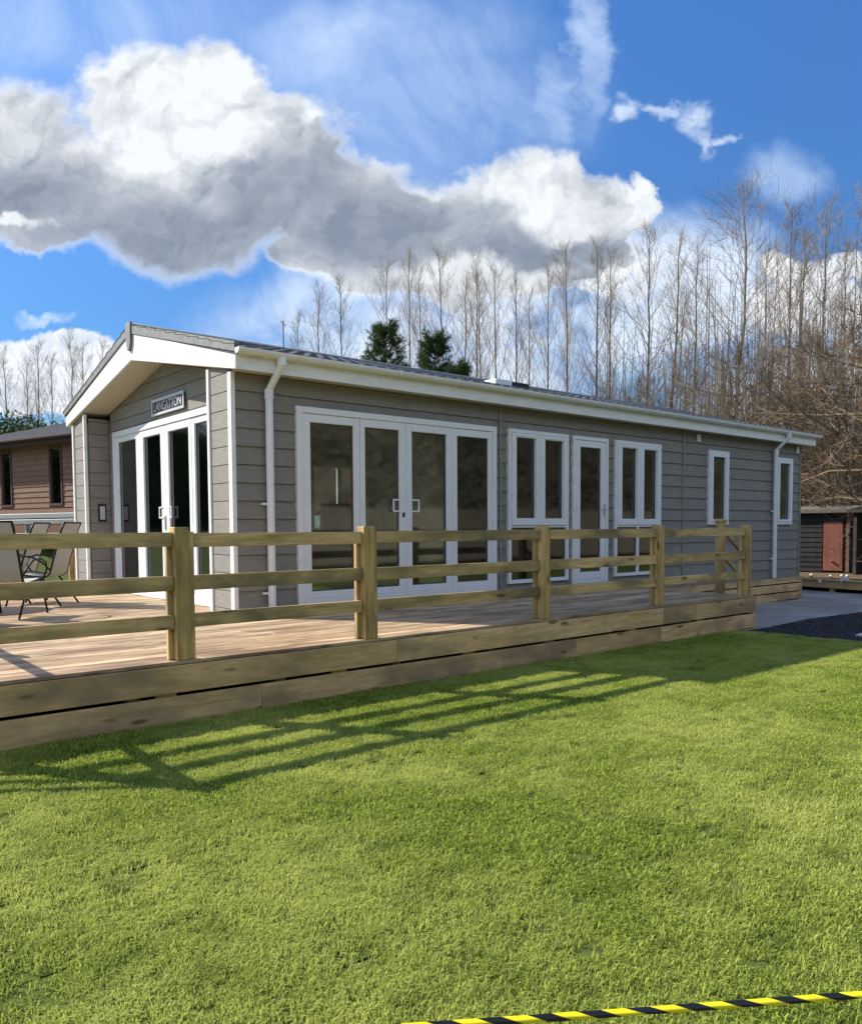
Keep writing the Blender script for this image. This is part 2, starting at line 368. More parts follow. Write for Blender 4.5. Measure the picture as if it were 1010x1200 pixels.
def clump(nb, rad, hmin, hmax, seed):
    r = random.Random(seed); v = []; f = []; sh = []
    for i in range(nb):
        x, y = r.uniform(-rad, rad), r.uniform(-rad, rad); a = r.uniform(0, 6.283); L = r.uniform(hmin, hmax)
        w = r.uniform(.0014, .0030); lean = r.uniform(.25, 1.25); dx, dy = math.cos(a), math.sin(a); px, py = -dy*w, dx*w
        h1, o1 = L*.55, L*.55*lean*.45; h2 = L*(.95-.35*lean); o2 = L*lean*.85
        b = len(v)
        v += [(x-px, y-py, -.004), (x+px, y+py, -.004), (x+dx*o1+px*.9, y+dy*o1+py*.9, h1*.9), (x+dx*o1-px*.9, y+dy*o1-py*.9, h1*.9), (x+dx*o2, y+dy*o2, max(h2, .008))]
        f += [(b, b+1, b+2, b+3), (b+3, b+2, b+4)]; s_ = r.random()**1.2; sh += [s_]*5
        if r.random() < .04: sh[-5:] = [1.6]*5
    me = bpy.data.meshes.new('grass_clump'); me.from_pydata(v, [], f); at = me.attributes.new('shade', 'FLOAT', 'POINT'); at.data.foreach_set('value', sh)
    me.materials.append(M['blade']); return bpy.data.objects.new('grass_clump', me)
clumps = [clump(75, .066, .016, .040, s) for s in (1, 2, 3)]
def gn_scatter(name, base, srcs, density, seed, smin, smax):
    ng = bpy.data.node_groups.new(name, 'GeometryNodeTree')
    ng.interface.new_socket('Geometry', in_out='INPUT', socket_type='NodeSocketGeometry'); ng.interface.new_socket('Geometry', in_out='OUTPUT', socket_type='NodeSocketGeometry')
    N, L = ng.nodes, ng.links; gi = N.new('NodeGroupInput'); go = N.new('NodeGroupOutput')
    d = N.new('GeometryNodeDistributePointsOnFaces'); d.inputs['Density'].default_value = density; d.inputs['Seed'].default_value = seed
    g2i = N.new('GeometryNodeGeometryToInstance')
    for s in reversed(srcs):
        oi = N.new('GeometryNodeObjectInfo'); oi.inputs['Object'].default_value = s; oi.inputs['As Instance'].default_value = False; L.new(oi.outputs['Geometry'], g2i.inputs[0])
    iop = N.new('GeometryNodeInstanceOnPoints'); iop.inputs['Pick Instance'].default_value = True
    L.new(gi.outputs[0], d.inputs['Mesh']); L.new(d.outputs['Points'], iop.inputs['Points']); L.new(g2i.outputs[0], iop.inputs['Instance'])
    rv = N.new('FunctionNodeRandomValue'); rv.data_type = 'FLOAT_VECTOR'; rv.inputs[0].default_value = (-.06, -.06, 0); rv.inputs[1].default_value = (.06, .06, 6.283)
    L.new(rv.outputs[0], iop.inputs['Rotation'])
    rs = N.new('FunctionNodeRandomValue'); rs.data_type = 'FLOAT'; rs.inputs[2].default_value = smin; rs.inputs[3].default_value = smax; rs.inputs['Seed'].default_value = 9
    L.new(rs.outputs[1], iop.inputs['Scale'])
    j = N.new('GeometryNodeJoinGeometry'); L.new(gi.outputs[0], j.inputs[0]); L.new(iop.outputs[0], j.inputs[0]); L.new(j.outputs[0], go.inputs[0])
    md = base.modifiers.new('scatter', 'NODES'); md.node_group = ng
# the turf was laid in rolls: strips with thin seams between them
mb = MB(); y = -2.57; r_ = random.Random(3)
while y > -11.5:
    y2 = y-.61; gs = r_.choice((.01, .025, .045)); x = -7.5-r_.random()*1.2
    while x < 6.3:
        x2 = min(x+1.9, 6.36+.04*math.sin(y*3)); mb.quad((x, y2+gs, gz(x, y)+.004), (x2-.025, y2+gs, gz(x2, y)+.004), (x2-.025, y, gz(x2, y)+.004), (x, y, gz(x, y)+.004)); x = x2
    y = y2
sheet('lawn', 'lawnsoil', lin(-9, 6.36, 3), lin(-12, -2.5, 3), -.002)
gr = build('turf_grass', mb, 'lawnsoil', kind='stuff', loc=(0, 0, 0)); gr['label'] = 'freshly laid short green turf in front of the timber deck'; gr['category'] = 'grass'
gn_scatter('turf', gr, clumps, 400, 4, .6, 1.05)

# ------------------------------------------------------------------ the lodge
H = thing('park_lodge', 'long single storey lodge clad in taupe grey boards with white windows and doors', 'lodge')
L_, W_ = 13.6, 5.95
ZS, SP = -.1276, .2079
def zl(y):          # underside of the bargeboard / soffit line across the gable
    return 2.765+.2*(min(y, W_-y)+.2)
def zr(y):          # roof deck line
    return 2.97+.262*(min(y, W_-y)+.2)
# openings in the long wall (x0,x1,z0,z1)
OPS = [(.805, 4.134, .076, 2.4655), (4.385, 5.735, .16, 2.4655), (5.84, 6.74, .085, 2.4655), (6.93, 8.255, .16, 2.4655), (9.83, 10.55, 1.035, 2.4655), (12.46, 13.18, 1.035, 2.4655)]
def free_cells(x0, x1, z0, z1, ops):
    xs = sorted({x0, x1}|{v for o in ops for v in o[:2] if x0 < v < x1}); out = []
    for a, b in zip(xs, xs[1:]):
        ints = [(z0, z1)]; m = (a+b)/2
        for o in ops:
            if o[0] < m < o[1]:
                nn = []
                for p, q in ints:
                    if o[2] > p: nn.append((p, min(q, o[2])))
                    if o[3] < q: nn.append((max(p, o[3]), q))
                ints = [(p, q) for p, q in nn if q-p > .004]
        out.append([a, b, ints])
    res = []
    for c in out:
        if res and res[-1][2] == c[2] and abs(res[-1][1]-c[0]) < 1e-6: res[-1][1] = c[1]
        else: res.append(c)
    return [(a, b, p, q) for a, b, i in res for p, q in i]
core = MB()
for a, b, p, q in free_cells(.12, L_, -.14, 2.8, OPS): core.box(a, b, .03, .12, p, q)
core.box(0.03, .12, .03, .60, -.14, 2.8)
core.box(0.03, .12, W_-.6, W_-.03, -.14, 2.74)
core.box(.12, .49, .50, .60, -.14, 2.8); core.box(.12, .49, W_-.61, W_-.52, -.14, 2.8)
for (y0, y1) in ((.60, .81), (5.14, W_-.61)): core.box(.42, .49, y0, y1, -.14, 2.76)
core.extrude([(.42, .6, 2.602), (.42, W_-.61, 2.602), (.42, W_-.61, 2.86), (.42, W_/2, 3.33), (.42, .6, 2.86)], (.07, 0, 0))
BACK_ADDED = [(1.3, 3.1, .95, 2.35), (4.6, 6.0, .95, 2.35), (7.2, 8.4, .95, 2.35), (10.0, 11.0, 1.0, 2.35)]  # unseen rear window openings, added so sunlight reaches the rooms
for a, b, p, q in free_cells(.12, L_, -.14, 2.8, BACK_ADDED): core.box(a, b, W_-.12, W_-.03, p, q)
core.box(L_-.12, L_-.03, .12, W_-.12, -.14, 2.8); core.extrude([(L_-.12, .12, 2.802), (L_-.12, W_-.12, 2.802), (L_-.12, W_/2, 3.35)], (.09, 0, 0))
build('wall', core, 'clad', H)
joints = [(.0, 4.24), (4.24, 9.0), (9.0, L_-.03)]
rb = random.Random(11)
for kx in range(0, 14):
    z0 = ZS+kx*SP; z1 = min(z0+SP-.006, 2.772)
    if kx == 0: z0 = -.128
    for ja, jb in joints:
        for a, b, p, q in free_cells(ja+.03, jb-.012, z0, z1, OPS):
            if b-a < .03: continue
            a1, b1 = a+.002, b-.002; lo = -(.008) if p == z0 else -.004
            pts = [(a1, .03, p), (a1, lo, p), (a1, lo+.001, p+min(.004, (q-p)/3)), (a1, .014, q), (a1, .03, q)]
            m_ = MB().extrude(pts, (b1-a1, 0, 0)); build('cladding_board', m_, 'clad', H)
# gable column boards, facing -X
def clip(poly, f):
    out = []
    for i in range(len(poly)):
        a, b = poly[i], poly[(i+1) % len(poly)]; fa, fb = f(a), f(b)
        if fa >= 0: out.append(a)
        if (fa >= 0) != (fb >= 0): t = fa/(fa-fb); out.append((a[0]+(b[0]-a[0])*t, a[1]+(b[1]-a[1])*t))
    return out
def gable_board(y0, y1, z0, z1, X, th=.02):
    poly = [(y0, z0), (y1, z0), (y1, z1), (y0, z1)]
    poly = clip(poly, lambda p: 2.75+.2*(p[0]+.2)-p[1]); poly = clip(poly, lambda p: 2.75+.2*(W_-p[0]+.2)-p[1]) if len(poly) > 2 else poly
    if len(poly) < 3: return
    m_ = MB().extrude([(X, y, z) for y, z in poly], (-th, 0, 0)); build('cladding_board', m_, 'clad', H, bevel=.004)
for kx in range(0, 17):
    z0 = ZS+kx*SP; z1 = z0+SP-.007
    if kx < 15:
        gable_board(.075, .565, z0, z1, .03, .028); gable_board(W_-.565, W_-.05, z0, z1, .03, .028)
        for (yy, s) in ((W_-.61, -1), (.60, 1)):       # return walls of the porch recess, only the left one shows
            zt_ = min(z1, 2.83)
            if zt_-z0 > .02: build('cladding_board', B(.06, .38, yy, yy+s*.022, z0, zt_), 'clad', H, bevel=.004)
    if z1 > 2.62: gable_board(.64, W_-.64, max(z0, 2.625), z1, .42, .022)
def trim(name, *b, m='cream'): return build(name, B(*b), m, H, bevel=.004)
trim('corner_trim', -.022, .03, -.02, .07, -.13, 2.772); trim('corner_trim', -.018, .03, .57, .632, -.005, 2.89)
trim('corner_trim', -.018, .03, W_-.632, W_-.57, -.005, 2.89); trim('corner_trim', -.022, .03, W_-.045, W_+.02, -.005, 2.78)
trim('corner_trim', L_-.04, L_+.02, -.016, .05, -.14, 2.772, m='clad')
trim('corner_trim', .385, .42, 5.145, 5.335, -.005, 2.62, m='clad')
trim('panel_joint_trim', 4.215, 4.262, -.020, .02, -.13, 2.77, m='clad'); trim('panel_joint_trim', 8.98, 9.025, -.020, .02, -.13, 2.77, m='clad')

# frames, generic: mapping (u,w,z) -> world, w = outward
class Wall:
    def __init__(s, kind, X=0): s.k = kind; s.X = X
    def box(s, mb, u0, u1, w0, w1, z0, z1):
        if s.k == 'long': return mb.box(u0, u1, -w1, -w0, z0, z1)
        return mb.box(s.X-w1, s.X-w0, u0, u1, z0, z1)
    def ring(s, mb, o, i, w0, w1):
        s.box(mb, o[0], i[0], w0, w1, o[2], o[3]); s.box(mb, i[1], o[1], w0, w1, o[2], o[3])
        s.box(mb, i[0], i[1], w0, w1, o[2], i[2]); s.box(mb, i[0], i[1], w0, w1, i[3], o[3]); return mb
    def pt(s, u, w, z): return (u, -w, z) if s.k == 'long' else (s.X-w, u, z)
LW = Wall('long'); GW = Wall('gable', .42)
def pane(wl, i, par, w=-.005, m='glass'):
    build('glass_pane', wl.box(MB(), i[0]-.008, i[1]+.008, w-.003, w+.003, i[2]-.008, i[3]+.008), m, par)
    gk = MB(); wl.ring(gk, (i[0]-.004, i[1]+.004, i[2]-.004, i[3]+.004), (i[0]+.012, i[1]-.012, i[2]+.012, i[3]-.012), w+.0035, w+.012); build('gasket', gk, 'gasket', par)
def sash(wl, name, o, i, par, w1=.034):
    s_ = build(name, wl.ring(MB(), o, i, -.04, w1), 'white', par, bevel=.005); pane(wl, i, s_); return s_
def outer(wl, name, o, th, par, w1=.045, bottom=None):
    i = (o[0]+th, o[1]-th, o[2]+(bottom or th), o[3]-th)
    return build(name, wl.ring(MB(), o, i, -.05, w1), 'white', par, bevel=.005), i
def dhandle(wl, par, u, z, s):
    mb = MB(); wl.box(mb, u, u+s*.13, .036, .05, z+.065, z+.085); wl.box(mb, u, u+s*.13, .036, .05, z-.085, z-.065); wl.box(mb, u+s*.11, u+s*.13, .036, .05, z-.065, z+.065)
    return build('handle', mb, 'white', par, bevel=.003)
# double doors on the long wall
o, i = outer(LW, 'double_door', OPS[0], .075, H)
sash(LW, 'fixed_sidelight', (.882, 1.722, .153, 2.388), (1.0, 1.628, .235, 2.287), o, .028)
l1 = sash(LW, 'door_leaf', (1.726, 2.461, .153, 2.388), (1.80, 2.35, .235, 2.287), o); l2 = sash(LW, 'door_leaf', (2.465, 3.262, .153, 2.388), (2.56, 3.174, .235, 2.287), o)
sash(LW, 'fixed_sidelight', (3.266, 4.057, .153, 2.388), (3.375, 3.975, .235, 2.287), o, .028)
dhandle(LW, l1, 2.36, 1.30, -1); dhandle(LW, l2, 2.545, 1.30, 1)
build('lock', LW.box(MB(), 2.395, 2.425, .0345, .043, 1.15, 1.21), 'black', l1)
def four_window(op, uppers, lower_m):
    o, i = outer(LW, 'window', op, .055, H)
    mb = MB(); LW.box(mb, i[0], i[1], -.05, .04, 1.0, 1.032); LW.box(mb, lower_m[0], lower_m[1], -.05, .036, i[2], .999); build('transom', mb, 'white', o, bevel=.004)
    for (a, b, ga, gb) in uppers:
        s_ = sash(LW, 'casement', (a, b, 1.036, i[3]-.004), (ga, gb, 1.14, 2.345), o, .058)
        build('trickle_vent', LW.box(MB(), ga-.01, gb+.01, .0585, .068, 2.362, 2.385), 'white', s_)
    pane(LW, (i[0], lower_m[0], i[2], 1.0), o); pane(LW, (lower_m[1], i[1], i[2], 1.0), o); return o
four_window(OPS[1], [(4.444, 5.048, 4.536, 4.965), (5.052, 5.676, 5.165, 5.60)], (5.02, 5.075))
four_window(OPS[3], [(6.989, 7.59, 7.10, 7.525), (7.594, 8.196, 7.72, 8.115)], (7.555, 7.61))
o, i = outer(LW, 'single_door', OPS[2], .06, H)
sd = sash(LW, 'door_leaf', (5.904, 6.676, .149, 2.401), (6.03, 6.56, .27, 2.295), o)
mb = MB(); LW.box(mb, 6.62, 6.65, .034, .044, 1.18, 1.38); mb.tube([LW.pt(6.635, .04, 1.29), LW.pt(6.635, .085, 1.29), LW.pt(6.50, .088, 1.29)], .009, 8); build('handle', mb, 'chrome', sd)
for zh in (.45, 1.3, 2.15): build('hinge', LW.box(MB(), 5.892, 5.915, .046, .06, zh-.05, zh+.05), 'white', sd)
for op, g_ in ((OPS[4], (9.965, 10.415, 1.145, 2.345)), (OPS[5], (12.60, 13.055, 1.145, 2.345))):
    o, i = outer(LW, 'window', op, .05, H); sash(LW, 'casement', (i[0]+.003, i[1]-.003, i[2]+.003, i[3]-.003), g_, o, .055)
# doors in the gable recess
GO = (.81, 5.14, .03, 2.60)
o, i = outer(GW, 'double_door', GO, .09, H, .05)
sash(GW, 'fixed_sidelight', (.904, 2.02, .124, 2.506), (.99, 1.93, .22, 2.42), o, .03)
l1 = sash(GW, 'door_leaf', (2.024, 2.973, .124, 2.506), (2.12, 2.83, .22, 2.40), o); l2 = sash(GW, 'door_leaf', (2.977, 3.93, .124, 2.506), (3.12, 3.80, .22, 2.40), o)
sash(GW, 'fixed_sidelight', (3.934, 5.046, .124, 2.506), (4.12, 4.93, .22, 2.42), o, .03)
dhandle(GW, l1, 2.86, 1.25, -1); dhandle(GW, l2, 3.06, 1.25, 1)
build('door_lock', GW.box(MB(), 2.95, 2.99, .035, .045, 1.0, 1.2), 'chrome', l2)
build('door_sill', GW.box(MB(), .83, 5.12, .03, .16, .0045, .028), 'white', o, bevel=.004)
# sign over the gable doors
sg = build('name_sign', GW.box(MB(), 2.21, 3.34, .026, .05, 2.69, 2.875), 'black', H)
mb = MB(); GW.box(mb, 2.19, 3.36, .05, .062, 2.86, 2.90); GW.box(mb, 2.19, 3.36, .05, .062, 2.665, 2.70); GW.box(mb, 2.19, 2.225, .05, .062, 2.70, 2.86); GW.box(mb, 3.325, 3.36, .05, .062, 2.70, 2.86)
M['signpale'] = mat('pale_sign_face', (.52, .55, .60), .4, .5)
build('sign_frame', mb, 'signpale', sg)
fc = bpy.data.curves.new('sign_letters', 'FONT'); fc.body = 'LANGATTON'; fc.size = .185; fc.extrude = .004; fc.align_x = 'CENTER'; fc.align_y = 'CENTER'; fc.space_character = 1.0
tmp = bpy.data.objects.new('tmp', fc); COL.objects.link(tmp); dg = bpy.context.evaluated_depsgraph_get(); tme = bpy.data.meshes.new_from_object(tmp.evaluated_get(dg)); bpy.data.objects.remove(tmp)
tme.materials.clear(); tme.materials.append(M['signpale']); tx = bpy.data.objects.new('sign_letters', tme); COL.objects.link(tx); tx.parent = sg
tx.rotation_euler = (R(90), 0, R(-90)); tx.scale = (.88, 1, 1); tx.location = Vector((.42-.054, 2.775, 2.778))-Vector(sg.location)
# porch wall lamp on the left return
wl_ = build('wall_lamp', B(.17, .30, 5.295, 5.317, 1.14, 1.43), 'black', H, bevel=.004)
M['frost'] = mat('frosted_lamp_glass', (.45, .46, .47), .3, .5)
build('lamp_glass', B(.195, .275, 5.285, 5.2955, 1.175, 1.395), 'frost', wl_)
# roof
th = .05
rf = MB()
for s in (0, 1):
    def Y(y): return y if not s else W_-y
    rf.extrude([(-.06, Y(-.22), zr(-.22)-th), (-.06, Y(W_/2), zr(W_/2)-th), (-.06, Y(W_/2), zr(W_/2)), (-.06, Y(-.22), zr(-.22))], (L_+.36, 0, 0))
roof = build('roof', rf, 'tile', H)
tm = MB(); nX = int(13.98/.2*6)
for s in (0, 1):
    rows = []; C_ = 10; ylen = W_/2+.27
    for c in range(C_):
        rows += [(-.27+ylen*c/C_, .030), (-.27+ylen*(c+1)/C_-.004, .008)]
    b = len(tm.v)
    for (yy, up) in rows:
        for ix in range(nX+1):
            x = -.085+14.03*ix/nX; ph = (x/.2) % 1; h = .034*max(0, math.sin(math.pi*ph))**.6 if ph > .0 else 0
            y_ = yy if not s else W_-yy; tm.v.append((x, y_, 2.97+.262*(yy+.2)+.01+up+h))
    w = nX+1
    for r_i in range(len(rows)-1):
        for ix in range(nX):
            q = (b+r_i*w+ix, b+r_i*w+ix+1, b+(r_i+1)*w+ix+1, b+(r_i+1)*w+ix); tm.f.append(q if not s else q[::-1])
    # front lip of the eave course
    for ix in range(nX):
        a, c_ = tm.v[b+ix], tm.v[b+ix+1]; bb = len(tm.v); tm.v += [(a[0], a[1], a[2]-.03), (c_[0], c_[1], c_[2]-.03)]; tm.f.append((bb, bb+1, b+ix+1, b+ix))
build('roof_tiles', tm, 'tile', roof, kind='stuff')
rc = MB(); rc.tube([(-.09, W_/2, zr(W_/2)+.02), (L_+.34, W_/2, zr(W_/2)+.02)], .075, 10); build('ridge_capping', rc, 'greytrim', roof, smooth=True)
# ridge end cap
mb = MB().extrude([(-.062, W_/2-.10, zr(W_/2)+.09), (-.062, W_/2+.10, zr(W_/2)+.09), (-.062, W_/2+.085, 3.60), (-.062, W_/2+.03, 3.50), (-.062, W_/2-.03, 3.50), (-.062, W_/2-.085, 3.60)], (-.035, 0, 0)); build('ridge_end_cap', mb, 'greytrim', roof, bevel=.008)
for s in (0, 1):
    def Y(y): return y if not s else W_-y
    # tapered white bargeboard, two boards meeting under the ridge
    bb_ = MB().extrude([(-.03, Y(-.20), 2.765), (-.03, Y(-.20), 2.955), (-.03, Y(W_/2-.002), 3.745), (-.03, Y(W_/2-.002), 3.375)], (-.03, 0, 0)); build('bargeboard', bb_, 'barge', H, bevel=.003)
    vt = MB().extrude([(-.028, Y(-.24), 2.945), (-.028, Y(-.24), 3.055), (-.028, Y(W_/2-.002), 3.865), (-.028, Y(W_/2-.002), 3.742)], (-.05, 0, 0)); build('verge_trim', vt, 'greytrim', roof, bevel=.004)
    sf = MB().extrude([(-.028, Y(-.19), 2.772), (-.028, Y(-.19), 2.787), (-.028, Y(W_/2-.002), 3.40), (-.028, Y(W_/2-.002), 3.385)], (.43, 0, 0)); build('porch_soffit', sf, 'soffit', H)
    if s == 0:
        build('fascia_board', B(-.06, L_+.22, -.225, -.203, 2.765, 2.952), 'cream', H, bevel=.003)
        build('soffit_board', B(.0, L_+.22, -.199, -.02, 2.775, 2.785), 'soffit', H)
    else:
        build('fascia_board', B(.0, L_+.22, W_+.20, W_+.22, 2.765, 2.952), 'cream', H)
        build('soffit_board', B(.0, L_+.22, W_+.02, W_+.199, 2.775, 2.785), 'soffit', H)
mb = MB().extrude([(L_+.22, -.22, 2.765), (L_+.22, -.22, 2.955), (L_+.22, W_/2, 3.745), (L_+.22, W_+.22, 2.955), (L_+.22, W_+.22, 2.765), (L_+.22, W_/2, 3.375)], (.03, 0, 0)); build('bargeboard', mb, 'barge', H)
# soffit spot light
build('soffit_spotlight', MB().tube([(.17, 4.1, zl(4.1)-.0), (.17, 4.1, zl(4.1)+.03)], .035, 12), 'black', H)
# gutter, half round, with brackets and end cap
gm = MB(); n = 10; prof = [(-.285+.062*math.cos(math.pi+math.pi*j/n), 2.985+.062*math.sin(math.pi+math.pi*j/n)) for j in range(n+1)]; prof2 = [(-.285+(y+.285)*.9, 2.985+(z-2.985)*.9) for y, z in prof]
gm.extrude([(-.07, y, z) for y, z in prof]+[(-.07, y, z) for y, z in reversed(prof2)], (L_+.38, 0, 0))
gt = build('gutter', gm, 'cream', H)
for x in (-.07, L_+.31): build('gutter_end_cap', MB().extrude([(x-.004, y-.0, z) for y, z in prof], (.008, 0, 0)), 'cream', gt)
for ix in range(15):
    x = .25+ix*.95; build('gutter_bracket', MB().extrude([(x, -.285+(y+.285)*1.1, 2.983+(z-2.985)*1.1) for y, z in prof]+[(x, -.285+(y+.285)*1.02, 2.985+(z-2.985)*1.02) for y, z in reversed(prof)], (.03, 0, 0)), 'cream', gt)
def downpipe(x, zb, dx):
    h = .038; mb = MB()
    def ring(y, z, nrm):   # square section
        return [(x-h, y, z)]
    pth = [(x+dx, -.285, 2.93), (x+dx, -.285, 2.86), (x, -.068, 2.60), (x, -.068, zb)]
    mb.tube(pth, .045, 10); o = build('downpipe', mb, 'white', H, smooth=False)
    build('pipe_collar', MB().tube([(x+dx, -.285, 2.945), (x+dx, -.285, 2.85)], .054, 10), 'white', o)
    build('pipe_collar', MB().tube([(x, -.068, 2.61), (x, -.068, 2.50)], .053, 10), 'white', o)
    for z in (1.28, .24) if zb > -.05 else (1.3, .3): build('pipe_clip', B(x-.10, x+.06, -.055, -.02, z, z+.025), 'white', o)
downpipe(.43, .015, .05); downpipe(12.36, -.10, .10)
for x in (9.48, 13.42):
    v_ = build('wall_vent', B(x-.055, x+.055, -.035, -.008, 2.60, 2.74), 'cream', H, bevel=.004)
    for j in range(3): build('vent_slot', B(x-.04, x+.04, -.042, -.0355, 2.63+j*.035, 2.64+j*.035), 'soffit', v_)
# roof flue terminal and TV aerial
fl = thing('roof_vent', 'low white and black vent box sitting on the lodge roof near the eave', 'roof vent', (5.3, 1.0, zr(1.0)+.03))
build('vent_base', B(4.95, 5.32, .8, 1.1, zr(.8)+.02, zr(1)+.10), 'white', fl, bevel=.01); build('vent_cowl', B(5.325, 5.72, .8, 1.1, zr(.8)+.02, zr(1)+.09), 'black', fl, bevel=.01)
ae = thing('television_aerial', 'thin small aerial on a mast rising from the lodge roof', 'aerial', (2.15, 2.6, zr(2.6)))
build('mast', MB().tube([(2.15, 2.6, zr(2.6)-.02), (2.15, 2.6, zr(2.6)+.5)], .008, 6), 'black', ae)
mb = MB(); mb.tube([(2.05, 2.5, zr(2.6)+.45), (2.25, 2.7, zr(2.6)+.45)], .005, 5)
for j in range(5): c = Vector((2.05+.05*j, 2.5+.05*j, zr(2.6)+.45)); mb.tube([c+Vector((-.04, .04, -.07)), c+Vector((.04, -.04, .07))], .003, 4)
build('antenna', mb, 'black', ae)
# skirting under the far part of the lodge
for (z0, z1, x0) in ((-.235, -.12, 6.95), (-.42, -.26, 6.95), (-.60, -.445, 6.95)):
    for a, b in ((x0, 10.1), (10.104, L_+.03)): build('skirting_board', B(a, b, -.075, -.045, z0, z1), 'fascia', H, bevel=.004)
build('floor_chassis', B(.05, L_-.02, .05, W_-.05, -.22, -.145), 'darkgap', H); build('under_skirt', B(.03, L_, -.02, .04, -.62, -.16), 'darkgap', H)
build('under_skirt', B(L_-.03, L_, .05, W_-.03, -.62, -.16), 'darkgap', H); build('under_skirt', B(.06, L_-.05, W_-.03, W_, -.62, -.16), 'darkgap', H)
# interior shell
M['inwall'] = mat('inner_wall', (.42, .37, .30), .8, .2); M['carpet'] = mat('carpet', (.16, .12, .09), .9, .1)
ib = MB(); ib.box(.5, 13.4, .13, W_-.13, .0, .02); build('inner_floor', ib, 'carpet', H)
build('inner_ceiling', B(.5, 13.4, .13, W_-.13, 2.66, 2.68), 'inwall', H)
ib = MB(); [ib.box(a, b, W_-.16, W_-.13, p, q) for a, b, p, q in free_cells(.5, 13.4, .02, 2.65, BACK_ADDED)]; ib.box(8.9, 9.0, .13, W_-.17, .02, 2.65); ib.box(11.3, 11.4, .13, W_-.17, .02, 2.65); build('inner_wall', ib, 'inwall', H)
build('kitchen_partition', B(6.3, 6.38, 2.9, W_-.17, .02, 2.65), 'inwall', H)
for (a, b, p, q) in BACK_ADDED:  # frames and panes for the added rear openings
    f_ = MB(); f_.box(a, a+.06, W_-.12, W_-.0, p, q); f_.box(b-.06, b, W_-.12, W_-.0, p, q); f_.box(a+.06, b-.06, W_-.12, W_, p, p+.06); f_.box(a+.06, b-.06, W_-.12, W_, q-.06, q); f_.box((a+b)/2-.03, (a+b)/2+.03, W_-.11, W_-.01, p+.06, q-.06)
    w_ = build('window', f_, 'white', H); build('glass_pane', B(a+.06, (a+b)/2-.03, W_-.06, W_-.055, p+.06, q-.06), 'glass', w_); build('glass_pane', B((a+b)/2+.03, b-.06, W_-.06, W_-.055, p+.06, q-.06), 'glass', w_)
# things seen dimly through the glass
M['curtain'] = mat('cream_curtain', (.62, .56, .42), .8, .1); M['dkfab'] = mat('dark_fabric', (.035, .032, .035), .8, .2); M['red'] = mat('red_fabric', (.62, .03, .04), .7, .2); M['darkwood'] = mat('dark_furniture_wood', (.06, .035, .02), .4, .4)
M['blind'] = mat('grey_blind', (.30, .31, .30), .7, .2)
def curtain(x0, x1, y, m, lab, axis='x', z0=.05, z1=2.5, per=.07):
    mb = MB(); n = max(6, int(abs(x1-x0)/per*6)); b = 0
    for sgn in (0, 1):
        for z in (z0, z1):
            for j in range(n+1):
                t = j/n; a = x0+(x1-x0)*t; w = .022*math.sin(2*math.pi*a/per)+sgn*.006
                mb.v.append((a, y+w, z) if axis == 'x' else (y+w, a, z))
    N = n+1
    for j in range(n):
        mb.f.append((j, j+1, N+j+1, N+j)); mb.f.append((2*N+j, 3*N+j, 3*N+j+1, 2*N+j+1)); mb.f.append((N+j, N+j+1, 3*N+j+1, 3*N+j)); mb.f.append((j+1, j, 2*N+j, 2*N+j+1))
    mb.f.append((0, N, 3*N, 2*N)); mb.f.append((n, 2*N+n, 3*N+n, N+n))
    o = build('curtain', mb, m, smooth=False); o['label'] = lab; o['category'] = 'curtain'
curtain(3.45, 3.72, .28, 'curtain', 'cream curtain gathered behind the right side of the long wall double doors')
curtain(4.50, 4.62, .25, 'curtain', 'cream curtain behind the left side of the first four-pane window')
curtain(5.30, 5.62, .25, 'curtain', 'cream curtain behind the right side of the first four-pane window')
curtain(7.85, 8.15, .25, 'curtain', 'cream curtain behind the right side of the second four-pane window')
curtain(4.2, 4.9, .62, 'blind', 'grey vertical blind behind the left sidelight of the gable doors', 'y')
curtain(3.3, 3.75, .66, 'blind', 'grey vertical blind behind the left leaf of the gable doors', 'y')
curtain(1.05, 1.8, .62, 'blind', 'grey vertical blind behind the right sidelight of the gable doors', 'y')
def sofa(name, x, y, rz, w, fab, lab):
    t = thing(name, lab, 'sofa' if w > 1.2 else 'armchair', (x, y, .02)); t.rotation_euler = (0, 0, 0)
    def bx(nm, a, b, c, d, e, f, m=fab):
        # local box rotated by multiples of 90 degrees
        cr, sr = round(math.cos(rz)), round(math.sin(rz)); P1 = (a*cr-c*sr, a*sr+c*cr); P2 = (b*cr-d*sr, b*sr+d*cr)
        return build(nm, B(x+P1[0], x+P2[0], y+P1[1], y+P2[1], .02+e, .02+f), m, t, bevel=.03)
    bx('seat', -w/2+.15, w/2-.15, -.35, .30, .12, .45); bx('backrest', -w/2+.15, w/2-.15, .31, .50, .12, .92)
    bx('arm', -w/2, -w/2+.145, -.36, .5, .1, .62); bx('arm', w/2-.145, w/2, -.36, .5, .1, .62)
    for sx in (-1, 1):
        for sy in (-.3, .42): bx('leg', sx*(w/2-.1)-.025, sx*(w/2-.1)+.025, sy-.025, sy+.025, 0, .099, 'darkwood')
    return t
sofa('sofa', 2.0, 1.3, math.pi, 1.9, 'dkfab', 'dark sofa seen dimly through the long wall double doors')
sofa('armchair', 6.35, 1.0, math.pi/2, .95, 'red', 'red armchair seen through the glazed single door')
